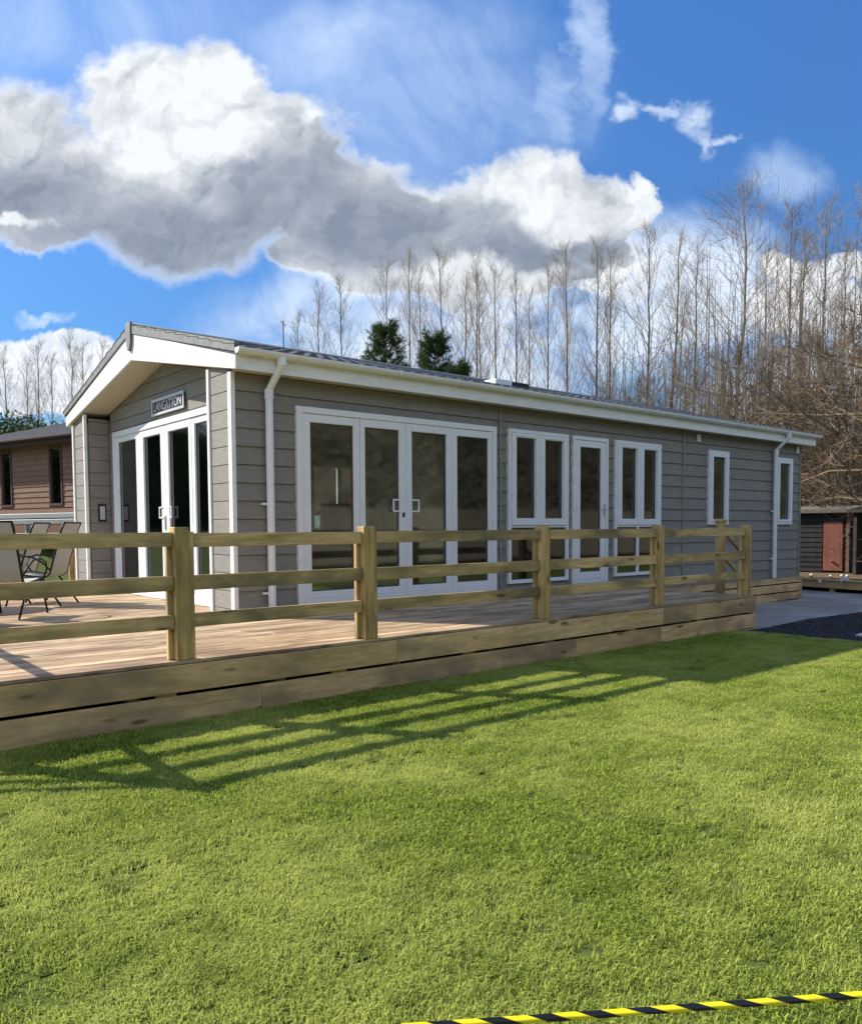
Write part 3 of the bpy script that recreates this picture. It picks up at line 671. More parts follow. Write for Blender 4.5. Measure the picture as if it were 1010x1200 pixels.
def cushion(x, y, z, m, lab):
    mb = MB(); n = 8
    for sgn in (-1, 1):
        for j in range(n+1):
            for i_ in range(n+1):
                a, c = i_/n*2-1, j/n*2-1; mb.v.append((x+a*.22, y+sgn*.07*(1-a**4)*(1-c**4)+.001*sgn, z+c*.22))
    N = n+1
    for j in range(n):
        for i_ in range(n): q = (j*N+i_, j*N+i_+1, (j+1)*N+i_+1, (j+1)*N+i_); mb.f.append(q); mb.f.append(tuple(N*N+t_ for t_ in reversed(q)))
    o = build('cushion', mb, m, smooth=True); o['label'] = lab; o['category'] = 'cushion'
cushion(1.35, .82, .72, 'red', 'small red cushion on the dark sofa behind the double doors'); cushion(7.95, .55, .62, 'red', 'bright red cushion behind the lower panes of the second four-pane window')
def table(x, y, w, d, h, m, lab, name='table'):
    t = thing(name, lab, 'table', (x, y, .02)); build('table_top', B(x-w/2, x+w/2, y-d/2, y+d/2, h-.03, h), m, t, bevel=.006)
    for sx in (-1, 1):
        for sy in (-1, 1): cx, cy = x+sx*(w/2-.06), y+sy*(d/2-.06); build('leg', B(cx-.025, cx+.025, cy-.025, cy+.025, .02, h-.031), m, t)
table(4.9, .9, .9, .6, .75, 'darkwood', 'dark dining table behind the lower panes of the first four-pane window')
table(7.3, .85, .9, .55, .55, 'darkwood', 'low dark table behind the lower panes of the second four-pane window')
tv = thing('television', 'black flat television on a low stand inside the lodge behind the double doors', 'television', (3.6, 2.9, .5)); build('screen', B(3.0, 4.1, 2.9, 2.95, .85, 1.42), 'black', tv); build('stand', B(3.4, 3.7, 2.88, 2.98, .62, .849), 'black', tv)
cb_ = thing('sideboard', 'dark wooden sideboard under the television inside the lodge', 'sideboard', (3.6, 2.95, .02)); build('carcass', B(2.8, 4.3, 2.72, 3.1, .04, .62), 'darkwood', cb_, bevel=.005)
for j in range(3): build('door', B(2.82+j*.493, 3.30+j*.493, 2.70, 2.719, .07, .59), 'darkwood', cb_, bevel=.004)

# ------------------------------------------------------------------ deck
D = thing('timber_deck', 'raised new timber deck wrapping the front and side of the grey lodge', 'deck', (-3.42, -2.53, ZG))
DX0, DX1, DY0, DY1 = -3.42, 6.9, -2.53, 7.45
rb = random.Random(4); y = DY0; bw = .142
while y < DY1:
    y2 = y+bw
    xend = DX1 if y2 <= .0 else (-.03 if y < W_+.02 else 1.6)
    if y2 > 0 and y < 0: y2_ = -.03
    segs = []; x = DX0; first = rb.uniform(1.2, 4.2)
    while x < xend-.01:
        x2 = min(x+(first if x == DX0 else 4.2), xend)
        if xend-x2 < .5: x2 = xend
        segs.append((x, x2)); x = x2
    for a, b in segs:
        yy2 = min(y2, -.025) if (y < -.02 and b > 0) else y2
        if .5 < y < W_-.7 and b >= -.04:    # run boards into the porch recess
            b_ = .37 if b > -.04 else b
        else: b_ = b
        o = build('deck_board', B(a+.002, b_-.002, y+.003, yy2-.003, -.028+rb.uniform(-.001, .001), rb.uniform(-.0015, .0015)), 'deck', D, bevel=.003)
    y = y2
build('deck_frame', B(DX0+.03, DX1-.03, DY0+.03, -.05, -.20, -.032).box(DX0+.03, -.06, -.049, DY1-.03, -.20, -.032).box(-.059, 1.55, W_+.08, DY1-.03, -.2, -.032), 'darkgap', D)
# fascia: two rows of boards on the long front, the left side and the far end
rb = random.Random(8)
for (z0, z1, offs) in ((-.236, -.03, (.35, 3.55, 4.6, 5.35)), (-.462, -.262, (-1.04, 1.72, 2.9, 4.55))):
    xs = [DX0-.03]+list(offs)+[DX1+.02]
    for a, b in zip(xs, xs[1:]): build('fascia_board', B(a+.001, b-.001, -2.56, -2.532, z0, z1), 'fascia', D, bevel=.003)
    for a, b in ((DY0, 1.2), (1.2, 4.4), (4.4, DY1)): build('fascia_board', B(DX0-.03, DX0-.002, a+.001, b-.001, z0, z1), 'rail_y', D, bevel=.003)
    build('fascia_board', B(DX1-.008, DX1+.02, DY0+.002, -.05, z0, z1), 'rail_y', D, bevel=.003)
for x in [DX0+.1+i*1.22 for i in range(9)]: build('support_post', B(x, x+.09, -2.5, -2.41, ZG-.02, -.205), 'rail_z', D)
for x in (-1.9, -.35, 1.2, 2.4, 3.9, 5.4): build('support_post', B(x, x+.16, -2.529, -2.505, ZG-.02, -.21), 'post', D)
for y in (0., 2.5, 5, 7.2): build('support_post', B(DX0+.03, DX0+.12, y, y+.09, ZG-.02, -.205), 'rail_z', D)
# handrail fence along the deck edge
F = thing('deck_fence', 'three rail timber fence standing along the edge of the deck', 'fence', (-3.1, -2.46, 0))
def fpost(x, y, h=1.02, m='post', s=.058): return build('post', B(x-s, x+s, y-s, y+s, .001, h), m, F, bevel=.006)
PX = [-3.37, -1.665, .078, 2.43, 4.60, 6.77]
for i_, x in enumerate(PX):
    xx = min(x, DX1-.06); PX[i_] = xx; fpost(xx, -2.462)
    if i_ > 0: build('batten', B(xx-.058-.04, xx-.0585, -2.452, -2.41, .002, .90), 'rail_z', F, bevel=.003)
    if i_ < len(PX)-1: build('batten', B(xx+.0585, xx+.0985, -2.50, -2.455, .002, .985), 'rail_z', F, bevel=.003)
rr = random.Random(2)
for a, b in zip(PX, PX[1:]):
    for z0, z1 in ((.868, .976), (.53, .645), (.245, .352)):
        j = rr.uniform(-.004, .004); build('rail', B(a+.0995, b-.0590, -2.49, -2.4535, z0+j, z1+j), 'rail_x', F, bevel=.004)
# side fence along the left end of the deck
SY = [-2.462, -.3, 1.9, 4.1, 6.2]
for y in SY[1:]: fpost(-3.37, y)
for a, b in zip(SY[1:], SY[2:]):
    for z0, z1 in ((.868, .976), (.53, .645), (.245, .352)): build('rail', B(-3.388, -3.352, a+.06, b-.06, z0, z1), 'rail_y', F, bevel=.004)
for z0, z1 in ((.868, .976),): build('rail', B(-3.388, -3.352, -2.40, -.36, z0, z1), 'rail_y', F, bevel=.004)
# rear fence: only the orange end post by the lodge shows
fpost(.40, 7.35, 1.02, 'orange_post', .075); build('batten', B(.25, .32, 7.30, 7.36, .002, .98), 'rail_z', F)
# left stair with sloping handrail (descends towards -X)
def stair(name, lab, x0, sgn, y0, y1, rails):
    t = thing(name, lab, 'steps', (x0, (y0+y1)/2, ZG))
    for j in range(2):
        a = x0+sgn*(.28*j+.03); z = -.155*(j+1); build('tread', B(a, a+sgn*.30, y0, y1, z-.035, z), 'deck', t, bevel=.004); build('riser', B(a+sgn*.27, a+sgn*.29, y0+.01, y1-.01, gz(a, y0)-.01, z-.036), 'rail_y', t)
    for y in rails:
        xb = x0+sgn*.62
        build('newel_post', B(x0-.055, x0+.055, y-.055, y+.055, .001, 1.06), 'post', t, bevel=.006)
        build('newel_cap', B(x0-.075, x0+.075, y-.075, y+.075, 1.061, 1.11), 'post', t, bevel=.012)
        build('newel_post', B(xb-.045, xb+.045, y-.045, y+.045, gz(xb, y)-.02, .62), 'rail_z', t, bevel=.006)
        for dz in (0, -.38): build('handrail', MB().extrude([(x0+sgn*.056, y-.03, .93+dz), (x0+sgn*.056, y-.03, 1.02+dz), (xb+sgn*.12, y-.03, .56+dz), (xb+sgn*.12, y-.03, .47+dz)], (0, .045, 0)), 'rail_x', t, bevel=.004)
stair('deck_steps', 'timber steps with capped newel post and sloping handrail at the far end of the deck', 6.85, 1, -2.0, -.3, (-2.02,))
stair('deck_steps', 'timber steps leading down off the near left end of the deck', -3.1, -1, -2.35, -.4, (-2.46,)) if False else None
LX = -.32
ls = thing('side_steps', 'timber steps with a sloping handrail off the near end of the deck', 'steps', (-3.12, -1.5, ZG))
for j in range(2):
    a = -3.16+LX-.28*j; z = -.155*(j+1); build('tread', B(a-.28, a, -2.35, -.5, z-.035, z), 'deck', ls, bevel=.004); build('riser', B(a-.27, a-.25, -2.34, -.51, ZG-.02, z-.036), 'rail_y', ls)
build('newel_post', B(-3.78+LX, -3.69+LX, -2.44, -2.35, ZG-.02, .42), 'rail_z', ls, bevel=.006)
for dz in (0, -.3, -.6): build('handrail', MB().extrude([(-3.11+LX, -2.42, .88+dz), (-3.11+LX, -2.42, .975+dz), (-3.72+LX, -2.42, .30+dz), (-3.72+LX, -2.42, .20+dz)], (0, .04, 0)), 'rail_x', ls, bevel=.004)

dm = build('door_mat', MB().extrude([(6.27+.52*math.cos(a*math.pi/14), -.30+.24*math.sin(a*math.pi/14), .003) for a in range(28)], (0, 0, .016)), 'darkwood'); dm['label'] = 'dark oval door mat on the deck before the single glazed door'; dm['category'] = 'door mat'
# ------------------------------------------------------------------ patio chairs and table
M['sling'] = mat('beige_sling_mesh', (.40, .36, .29), .8, .15, fn=lambda k, b: (lambda f: (k.l.new(k.mix(f, c4((.36, .345, .30)), c4((.52, .50, .44))), b.inputs['Base Color']), addbump(k, b, f, .4, .002)))(k.noise(objco(k), 220, 2, .5)))
def patio_chair(loc, rz, lab):
    t = thing('patio_chair', lab, 'chair', (0, 0, 0), 'patio chairs on the deck')
    w = .26
    prof = [(-.25, .44), (-.10, .415), (.06, .40), (.18, .395), (.235, .43), (.29, .62), (.35, .82), (.41, 1.02), (.45, 1.10)]   # y (front -, back +), z
    sl_ = MB(); nn = len(prof)
    for s_ in (0, 1):
        for (yy, zz) in prof:
            for x in (-w+.012, 0, w-.012): sl_.v.append((x, yy+(.006*s_), zz-(.0 if s_ else .006)+(-.012 if x == 0 else 0)))
    for s_ in (0, 1):
        for a in range(nn-1):
            for b in (0, 1):
                q = (s_*nn*3+a*3+b, s_*nn*3+a*3+b+1, s_*nn*3+(a+1)*3+b+1, s_*nn*3+(a+1)*3+b); sl_.f.append(q if s_ else q[::-1])
    build('sling_seat', sl_, 'sling', t, smooth=True, loc=(0, 0, 0))
    for s_ in (-1, 1):
        build('side_frame', MB().tube([(s_*w, y, z) for y, z in prof], .014, 8), 'black', t, loc=(0, 0, 0), smooth=True)
        build('leg', MB().tube([(s_*w, -.19, .43), (s_*(w+.01), -.27, .22), (s_*(w+.015), -.33, .012)], .013, 8), 'black', t, loc=(0, 0, 0), smooth=True)
        build('leg', MB().tube([(s_*w, .12, .40), (s_*(w+.01), .24, .22), (s_*(w+.015), .38, .012)], .013, 8), 'black', t, loc=(0, 0, 0), smooth=True)
        build('armrest', MB().tube([(s_*(w+.02), -.24, .43), (s_*(w+.03), -.31, .54), (s_*(w+.03), -.29, .62), (s_*(w+.03), -.18, .665), (s_*(w+.03), .02, .66), (s_*(w+.02), .16, .58), (s_*w, .255, .47)], .012, 8), 'black', t, loc=(0, 0, 0), smooth=True)
    build('crossbar', MB().tube([(-w, .45, 1.10), (w, .45, 1.10)], .012, 8), 'black', t, loc=(0, 0, 0)); build('crossbar', MB().tube([(-w, -.25, .435), (w, -.25, .435)], .012, 8), 'black', t, loc=(0, 0, 0))
    build('crossbar', MB().tube([(-w-.01, .24, .22), (w+.01, .24, .22)], .009, 6), 'black', t, loc=(0, 0, 0))
    t.location = loc; t.rotation_euler = (0, 0, rz); return t
ch = patio_chair((-1.28, 3.135, 0), R(-128), 'beige sling patio chair in profile, nearest the left porch column')
dup(ch, (-1.50, 3.80, 0), 'beige sling patio chair in profile, second from the porch column behind the first', rz=R(-126))
dup(ch, (-1.93, 1.83, 0), 'beige sling patio chair with its back to the lawn fence, at the left edge', rz=R(142))
dup(ch, (-3.0, 2.4, 0), 'beige sling patio chair just past the left edge beside the glass table', rz=R(175))
tb = thing('patio_table', 'dark framed glass patio table at the left among the beige chairs', 'table', (-2.5, 3.5, 0))
build('table_top', MB().tube([(-2.5, 3.5, .72), (-2.5, 3.5, .735)], .62, 28), 'glass', tb); 
mb = MB(); ring = [(-2.5+.63*math.cos(t*math.pi/16), 3.5+.63*math.sin(t*math.pi/16), .725) for t in range(33)]; mb.tube(ring, .017, 6, cap=False); build('rim', mb, 'black', tb, smooth=True)
for a in (45, 135, 225, 315): build('leg', MB().tube([(-2.5+.5*math.cos(R(a)), 3.5+.5*math.sin(R(a)), .715), (-2.5+.55*math.cos(R(a)), 3.5+.55*math.sin(R(a)), .01)], .02, 8), 'black', tb)

# ------------------------------------------------------------------ hazard tape
def tapef(k, b):
    uv = k.n.new('ShaderNodeUVMap').outputs[0]; s_ = k.sep(uv)
    t = k.m('FRACT', k.m('ADD', s_[0], k.m('MULTIPLY', s_[1], .42)))
    c = k.mix(k.m('GREATER_THAN', t, .5), c4((.78, .66, .01)), c4((.012, .012, .012))); k.l.new(c, b.inputs['Base Color'])
M['tape'] = mat('hazard_tape_print', rough=.25, spec=.5, fn=tapef)
M['tape'].node_tree.nodes['Principled BSDF'].inputs['Transmission Weight'].default_value = 0
tA = Vector((-3.75, -6.36, -.205)); tB = Vector((-1.15, -8.14, -.185)); n = 140
tv_, tf_, tuv = [], [], []
dr_ = (tB-tA).normalized(); up = Vector((0, 0, 1)); sd_ = up.cross(dr_).normalized()
Wt = .028
for i_ in range(n+1):
    s_ = i_/n; c = tA.lerp(tB, s_)+Vector((0, 0, -.01*math.sin(math.pi*s_))); ang = R(52)+.25*math.sin(s_*9)+.12*math.sin(s_*61)+.08*math.sin(s_*137)-max(0, s_-.60)*3.4
    wv = (sd_*math.cos(ang)+up*math.sin(ang))
    fold = (sd_*math.cos(ang-2.6)+up*math.sin(ang-2.6))
    for w_, q in ((0, c-wv*Wt*.5), (1, c+wv*Wt*.18), (2, c+wv*Wt*.18+fold*Wt*.34)): tv_.append(tuple(q)); tuv.append((s_*(tB-tA).length/.125, w_*1.0))
for i_ in range(n):
    for j in (0, 1): tf_.append((i_*3+j, (i_+1)*3+j, (i_+1)*3+j+1, i_*3+j+1))
tp = MB(); tp.v, tp.f = tv_, tf_; to = build('hazard_tape', tp, 'tape', smooth=True, loc=(0, 0, 0)); to['label'] = 'yellow and black striped hazard tape stretched low over the lawn'; to['category'] = 'tape'
uvl = to.data.uv_layers.new(name='UVMap')
for lp in to.data.loops: uvl.data[lp.index].uv = tuv[lp.vertex_index]
sm = to.modifiers.new('film', 'SOLIDIFY'); sm.thickness = .0004
for p_, lb in ((tA, 'thin black pin holding the left end of the hazard tape'), (tB, 'thin black pin holding the right end of the hazard tape')):
    o = build('tape_pin', MB().tube([(p_.x, p_.y, ZG-.05), (p_.x, p_.y, p_.z+.06)], .006, 6), 'black'); o['label'] = lb; o['category'] = 'pin'

# ------------------------------------------------------------------ neighbouring brown lodge
T = Vector((-.29817, .95451, 0)); N_ = Vector((-.95451, -.29817, 0)); A2 = Vector((2.76408, 14.45436, 0))
def nb(s_, w, z): p = A2+T*s_+N_*w; return (p.x, p.y, z)
NB = thing('brown_lodge', 'neighbouring brown timber clad lodge with dark slate roof behind the patio chairs', 'lodge', nb(2, 0, 1.0))
def nbox(s0, s1, w0, w1, z0, z1, mb=None): return (mb or MB()).extrude([nb(s0, w0, z0), nb(s1, w0, z0), nb(s1, w1, z0), nb(s0, w1, z0)], (0, 0, z1-z0))
M['brownclad'] = wood('brown_cladding', (.16, .085, .052), (.27, .155, .10), 'x', knots=False, vary=.12); M['brownframe'] = mat('brown_window_frame', (.10, .055, .04), .5, .3); M['slate'] = mat('slate_roof', (.05, .05, .055), .6, .3, fn=lambda k, b: k.l.new(k.mix(k.map(k.noise(k.v('MULTIPLY', wpos(k), (1, 1, 4)), 6, 7, .7), .35, .7), c4((.035, .036, .04)), c4((.085, .085, .09))), b.inputs['Base Color']))
NW = [(1.13, 1.77), (3.66, 4.26)]
zt_, zb_ = 3.38, 1.70
cells = [(-5.5, 1.13, 1.5, 3.5), (1.77, 3.66, 1.5, 3.5), (4.26, 9.5, 1.5, 3.5), (1.13, 1.77, 1.5, zb_), (3.66, 4.26, 1.5, zb_), (1.13, 1.77, zt_, 3.5), (3.66, 4.26, zt_, 3.5)]
wmb = MB()
for a, b, c, d in cells: nbox(a, b, -.12, -.02, c, d, wmb)
nbox(-5.5, -5.4, -7.5, -.12, 1.5, 3.5, wmb); nbox(9.4, 9.5, -7.5, -.12, 1.5, 3.5, wmb); nbox(-5.4, 9.4, -7.5, -7.4, 1.5, 3.5, wmb)
build('wall', wmb, 'brownclad', NB)
z = 1.5
while z < 3.49:
    for a, b in ((-5.5, 1.12), (1.78, 3.65), (4.27, 9.5)) if zb_-.1 < z < zt_-.05 else ((-5.5, 9.5),):
        zz = min(z+.148, 3.5); m_ = MB().extrude([nb(a, -.02, z), nb(a, .012, z), nb(a, -.006, zz), nb(a, -.02, zz)], tuple(T*(b-a))); build('cladding_board', m_, 'brownclad', NB)
    z += .155
for a, b in NW:
    f_ = MB(); nbox(a, a+.06, -.06, .03, zb_, zt_, f_); nbox(b-.06, b, -.06, .03, zb_, zt_, f_); nbox(a+.06, b-.06, -.06, .03, zb_, zb_+.07, f_); nbox(a+.06, b-.06, -.06, .03, zt_-.07, zt_, f_); nbox((a+b)/2+.02, (a+b)/2+.10, -.05, .02, zb_+.07, zt_-.07, f_) if False else None
    w_ = build('window', f_, 'brownframe', NB); build('glass_pane', nbox(a+.055, b-.055, -.035, -.025, zb_+.065, zt_-.065), 'glass', w_)
    build('net_curtain', nbox(a+.06, (a+b)/2-.1, -.34, -.33, zb_, zt_), 'blind', w_)
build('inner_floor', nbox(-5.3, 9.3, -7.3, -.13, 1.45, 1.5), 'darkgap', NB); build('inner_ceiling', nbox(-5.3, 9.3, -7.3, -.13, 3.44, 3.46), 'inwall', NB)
mb = MB(); E0, E1, ew, eb = -5.9, 9.9, .38, -7.9; ez = 3.58; c1 = nb(1.6, -3.75, 4.95); c2 = nb(2.6, -3.75, 4.95)
b0 = [nb(E0, ew, ez), nb(E1, ew, ez), nb(E1, eb, ez), nb(E0, eb, ez)]
mb.v = b0+[c1, c2]; mb.f = [(0, 1, 5, 4), (1, 2, 5), (2, 3, 4, 5), (3, 0, 4), (3, 2, 1, 0)]; nr = build('roof', mb, 'slate', NB)
# slate courses as thin steps on the visible slope
P_a, P_b, P_c, P_d = map(Vector, (b0[0], b0[1], c2, c1)); cm = MB(); NC = 16
for c in range(NC):
    t0, t1 = c/NC, (c+1)/NC; a0, b_0 = P_a.lerp(P_d, t0), P_b.lerp(P_c, t0); a1, b_1 = P_a.lerp(P_d, t1), P_b.lerp(P_c, t1)
    u_ = Vector((0, 0, .035)); l_ = Vector((0, 0, .012)); cm.quad(tuple(a0+u_), tuple(b_0+u_), tuple(b_1+l_), tuple(a1+l_)); cm.quad(tuple(a0+l_*0), tuple(b_0+l_*0), tuple(b_0+u_), tuple(a0+u_))
build('slate_courses', cm, 'slate', nr, kind='stuff')
M['brownfascia'] = mat('dark_brown_fascia', (.06, .038, .03), .85, .1)
build('fascia_board', nbox(E0, E1, ew-.005, ew+.02, 3.40, 3.575), 'brownfascia', NB); build('soffit_board', nbox(E0, E1, -.02, ew-.01, 3.505, 3.52), 'brownfascia', NB)
gm = MB().tube([nb(E0, ew+.07, 3.57), nb(E1, ew+.07, 3.57)], .05, 8); build('gutter', gm, 'brownfascia', NB)
nbk = thing('neighbour_veranda', 'pale grey veranda rail and brown skirting along the foot of the brown lodge', 'veranda', nb(2, 1, .9))
M['palegrey'] = mat('pale_grey_rail', (.24, .25, .24), .5, .4); 
build('rail_board', nbox(-4, 9.5, .9, .95, 1.33, 1.46), 'palegrey', nbk, bevel=.01); build('rail_board', nbox(-4, 9.5, .92, .96, 1.17, 1.30), 'greytrim', nbk, bevel=.01)
build('skirting_board', nbox(-4, 9.5, .6, .65, .9, 1.155), 'brownclad', nbk); build('deck_floor', nbox(-4, 9.5, 0, .6, 1.0, 1.1), 'brownclad', nbk)
for s_ in (-2.5, -.5, 1.5, 3.5, 5.5, 7.5): build('post', nbox(s_, s_+.08, .8, .89, .8, 1.33), 'palegrey', nbk)
mb = nbox(-4, 9.5, 1.0, 2.2, .86, .93); build('gravel_path', mb, 'palestone', kind='structure')

# ------------------------------------------------------------------ shed, platform on the right
def cpt(u, D_): # point on the ground plan at distance D_ along the bearing of photo column u
    d = FV*935.53+RV*(u-505); d.z = 0; d.normalize(); return Vector((CAM.x, CAM.y, 0))+d*D_
M['weathered'] = wood('weathered_boards', (.10, .09, .07), (.24, .21, .16), 'x', knots=False)
SH = thing('timber_shed', 'small black boarded shed with a reddish brown door beyond the end of the lodge', 'shed', (19.9, 3.0, -.3))
M['blackboard'] = wood('black_shed_boards', (.018, .017, .016), (.05, .047, .042), 'x', knots=False, vary=.3); M['reddoor'] = wood('red_brown_door', (.20, .075, .05), (.30, .12, .085), 'z', knots=False, vary=.1, rough=.5)
sA, sB = cpt(925, 25.5), cpt(992, 25.2); sT = (sB-sA).normalized(); sN = Vector((sT.y, -sT.x, 0)); sN = sN if sN.dot(CAM-sA) > 0 else -sN; SLn = (sB-sA).length
def sp(s_, w, z): p = sA+sT*s_+sN*w; return (p.x, p.y, z)
def sbox(s0, s1, w0, w1, z0, z1, mb=None): return (mb or MB()).extrude([sp(s0, w0, z0), sp(s1, w0, z0), sp(s1, w1, z0), sp(s0, w1, z0)], (0, 0, z1-z0))
zs0, zs1 = -.30, 1.36
build('wall', sbox(0, SLn, -2.2, 0, zs0, zs1), 'blackboard', SH)
d0, d1 = SLn*.60, SLn*.93
z = zs0
while z < zs1-.02:
    for a, b in ((0, d0-.03), (d1+.03, SLn)): build('wall_board', MB().extrude([sp(a, 0, z), sp(a, .03, z), sp(a, .012, min(z+.135, zs1)), sp(a, 0, min(z+.135, zs1))], tuple(sT*(b-a))), 'blackboard', SH)
    z += .14
dr1 = build('door', sbox(d0, d1, .0, .045, zs0+.03, 1.12), 'reddoor', SH, bevel=.005); build('door_frame', sbox(d0-.03, d0-.002, 0, .06, zs0, 1.2).__class__() if False else sbox(d0-.03, d1+.03, 0, .06, 1.125, 1.2), 'blackboard', SH)
build('knob', MB().tube([sp((d0+d1)/2, .045, -.02), sp((d0+d1)/2, .10, -.02)], .03, 8), 'chrome', dr1)
build('corner_post', sbox(SLn-.02, SLn+.06, -.02, .05, zs0, 1.46), 'brownclad', SH)
build('roof', MB().extrude([sp(-.2, .2, 1.37), sp(SLn+.1, .2, 1.37), sp(SLn+.1, .2, 1.47), sp(-.2, .2, 1.47)], tuple(-sN*2.6+Vector((0, 0, .15)))), 'weathered', SH)
# dark open carport next to it
CP = thing('open_store', 'dark open fronted timber store at the right edge beside the black shed', 'store', (21, 1, -.3))
qA, qB = cpt(996, 24.5), cpt(1100, 23.5); qT = (qB-qA).normalized(); qN = Vector((qT.y, -qT.x, 0)); qN = qN if qN.dot(CAM-qA) > 0 else -qN; QL = (qB-qA).length
def qbox(s0, s1, w0, w1, z0, z1):
    P_ = []
    for s_, w in ((s0, w0), (s1, w0), (s1, w1), (s0, w1)): p = qA+qT*s_+qN*w; P_.append((p.x, p.y, z0))
    return MB().extrude(P_, (0, 0, z1-z0))
build('back_wall', qbox(0, QL, -3.1, -3.0, -.35, 1.35), 'blackboard', CP); build('side_wall', qbox(0, .08, -2.99, -.2, -.35, 1.35), 'blackboard', CP); build('roof', qbox(-.1, QL+.2, -3.2, .1, 1.36, 1.44), 'blackboard', CP)
for s_ in (.05, QL/2, QL-.1): build('post', qbox(s_, s_+.09, -.12, -.03, -.35, 1.35), 'blackboard', CP)
cw = build('log_pile', qbox(.4, QL-.3, -1.6, -1.0, -.35, .22), 'darkwood'); cw['label'] = 'low dark stack stored under the open fronted store'; cw['category'] = 'wood stack'
# raised timber edged platform with soil
PL = thing('raised_bed', 'low timber edged bed of bare soil beyond the lodge corner', 'raised bed', (16.5, 1, -.6))
M['soil'] = mat('bare_soil', (.2, .15, .1), .95, .1, fn=litter)
M['yellowwood'] = wood('new_timber', (.45, .30, .13), (.66, .47, .25), 'y', vary=.15)
pa, pb = Vector((16.3, 1.6, 0)), Vector((15.6, -1.9, 0)); pt = (pb-pa).normalized(); pn = Vector((-pt.y, pt.x, 0)); pn = pn if pn.dot(CAM-pa) < 0 else -pn
def pbox(s0, s1, w0, w1, z0, z1):
    P_ = []
    for s_, w in ((s0, w0), (s1, w0), (s1, w1), (s0, w1)): p = pa+pt*s_+pn*w; P_.append((p.x, p.y, z0))
    return MB().extrude(P_, (0, 0, z1-z0))
build('side_board', pbox(-3, 6, 0, .05, -.54, -.36), 'yellowwood', PL, bevel=.005); build('top_board', pbox(-3, 6, -.04, .16, -.355, -.32), 'yellowwood', PL, bevel=.005)
for s_ in (0., 1.2, 2.4): build('support_post', pbox(s_, s_+.1, .06, .16, -.66, -.36), 'yellowwood', PL)
build('soil_fill', pbox(-3, 6, .17, 7.5, -.5, -.33), 'soil', PL)
rs = random.Random(6)
for j in range(9):
    a = cpt(rs.uniform(945, 1005), rs.uniform(20.5, 23.5)); r_ = rs.uniform(.025, .055); mb = MB(); mb.tube([(a.x-r_, a.y, -.30), (a.x, a.y, -.28), (a.x+r_, a.y, -.31)], [r_*.4, r_, r_*.5], 7)
    o = build('loose_stone', mb, 'palestone'); o['label'] = 'small pale stone on the bare soil before the black shed, %s of nine' % ORDS[j]; o['category'] = 'stone'; o['group'] = 'stones on the bare soil'

# ------------------------------------------------------------------ trees
def barkf(c1, c2):
    def f(k, b):
        p = wpos(k); n = k.noise(k.v('MULTIPLY', p, (1, 1, .3)), 7, 5, .6); k.l.new(k.mix(n, c4(c1), c4(c2)), b.inputs['Base Color'])
    return f
M['bark'] = mat('grey_brown_bark', rough=.9, spec=.1, fn=barkf((.09, .075, .055), (.30, .25, .185)))
M['twig'] = mat('fine_twigs', rough=.9, spec=.1, fn=barkf((.19, .145, .10), (.42, .325, .22)))
M['tantwig'] = mat('tan_twigs', rough=.9, spec=.1, fn=barkf((.17, .13, .085), (.38, .305, .205)))
M['oaktwig'] = mat('brown_oak_twigs', rough=.9, spec=.1, fn=barkf((.10, .07, .045), (.26, .19, .125)))
M['oakbark'] = mat('dark_oak_bark', rough=.9, spec=.1, fn=barkf((.05, .042, .028), (.16, .13, .085)))
class TM:
    """fast triangular tubes collected as arrays"""
    def __init__(s): s.V = []; s.Fc = []; s.n = 0
    def seg(s, pts, rads, k_=3):
        m = len(pts)
        for i, (p, r) in enumerate(zip(pts, rads)):
            d = pts[min(i+1, m-1)]-pts[max(i-1, 0)]; d = d/ (np.linalg.norm(d)+1e-9); a = np.cross(d, (.3, .5, .81)); a /= np.linalg.norm(a)+1e-9; c = np.cross(d, a)
            for j in range(k_): t = 2*math.pi*j/k_; s.V.append(p+(a*math.cos(t)+c*math.sin(t))*r)
        b = s.n
        for i in range(m-1):
            for j in range(k_): s.Fc.append((b+i*k_+j, b+i*k_+(j+1) % k_, b+(i+1)*k_+(j+1) % k_, b+(i+1)*k_+j))
        s.n += m*k_
    def mesh(s, name, m):
        me = bpy.data.meshes.new(name); me.from_pydata([tuple(v) for v in s.V], [], s.Fc); me.materials.append(M[m]); return me
def unit(v): return v/(np.linalg.norm(v)+1e-9)
def grow(rg, p, d, L, r, nseg, wig, up):
    pts = [p]; rad = [r]
    for i in range(nseg):
        d = unit(d+rg.normal(0, wig, 3)+np.array((0, 0, up))); p = p+d*L/nseg; pts.append(p); rad.append(r*(1-.8*(i+1)/nseg)+.0)
    return pts, rad
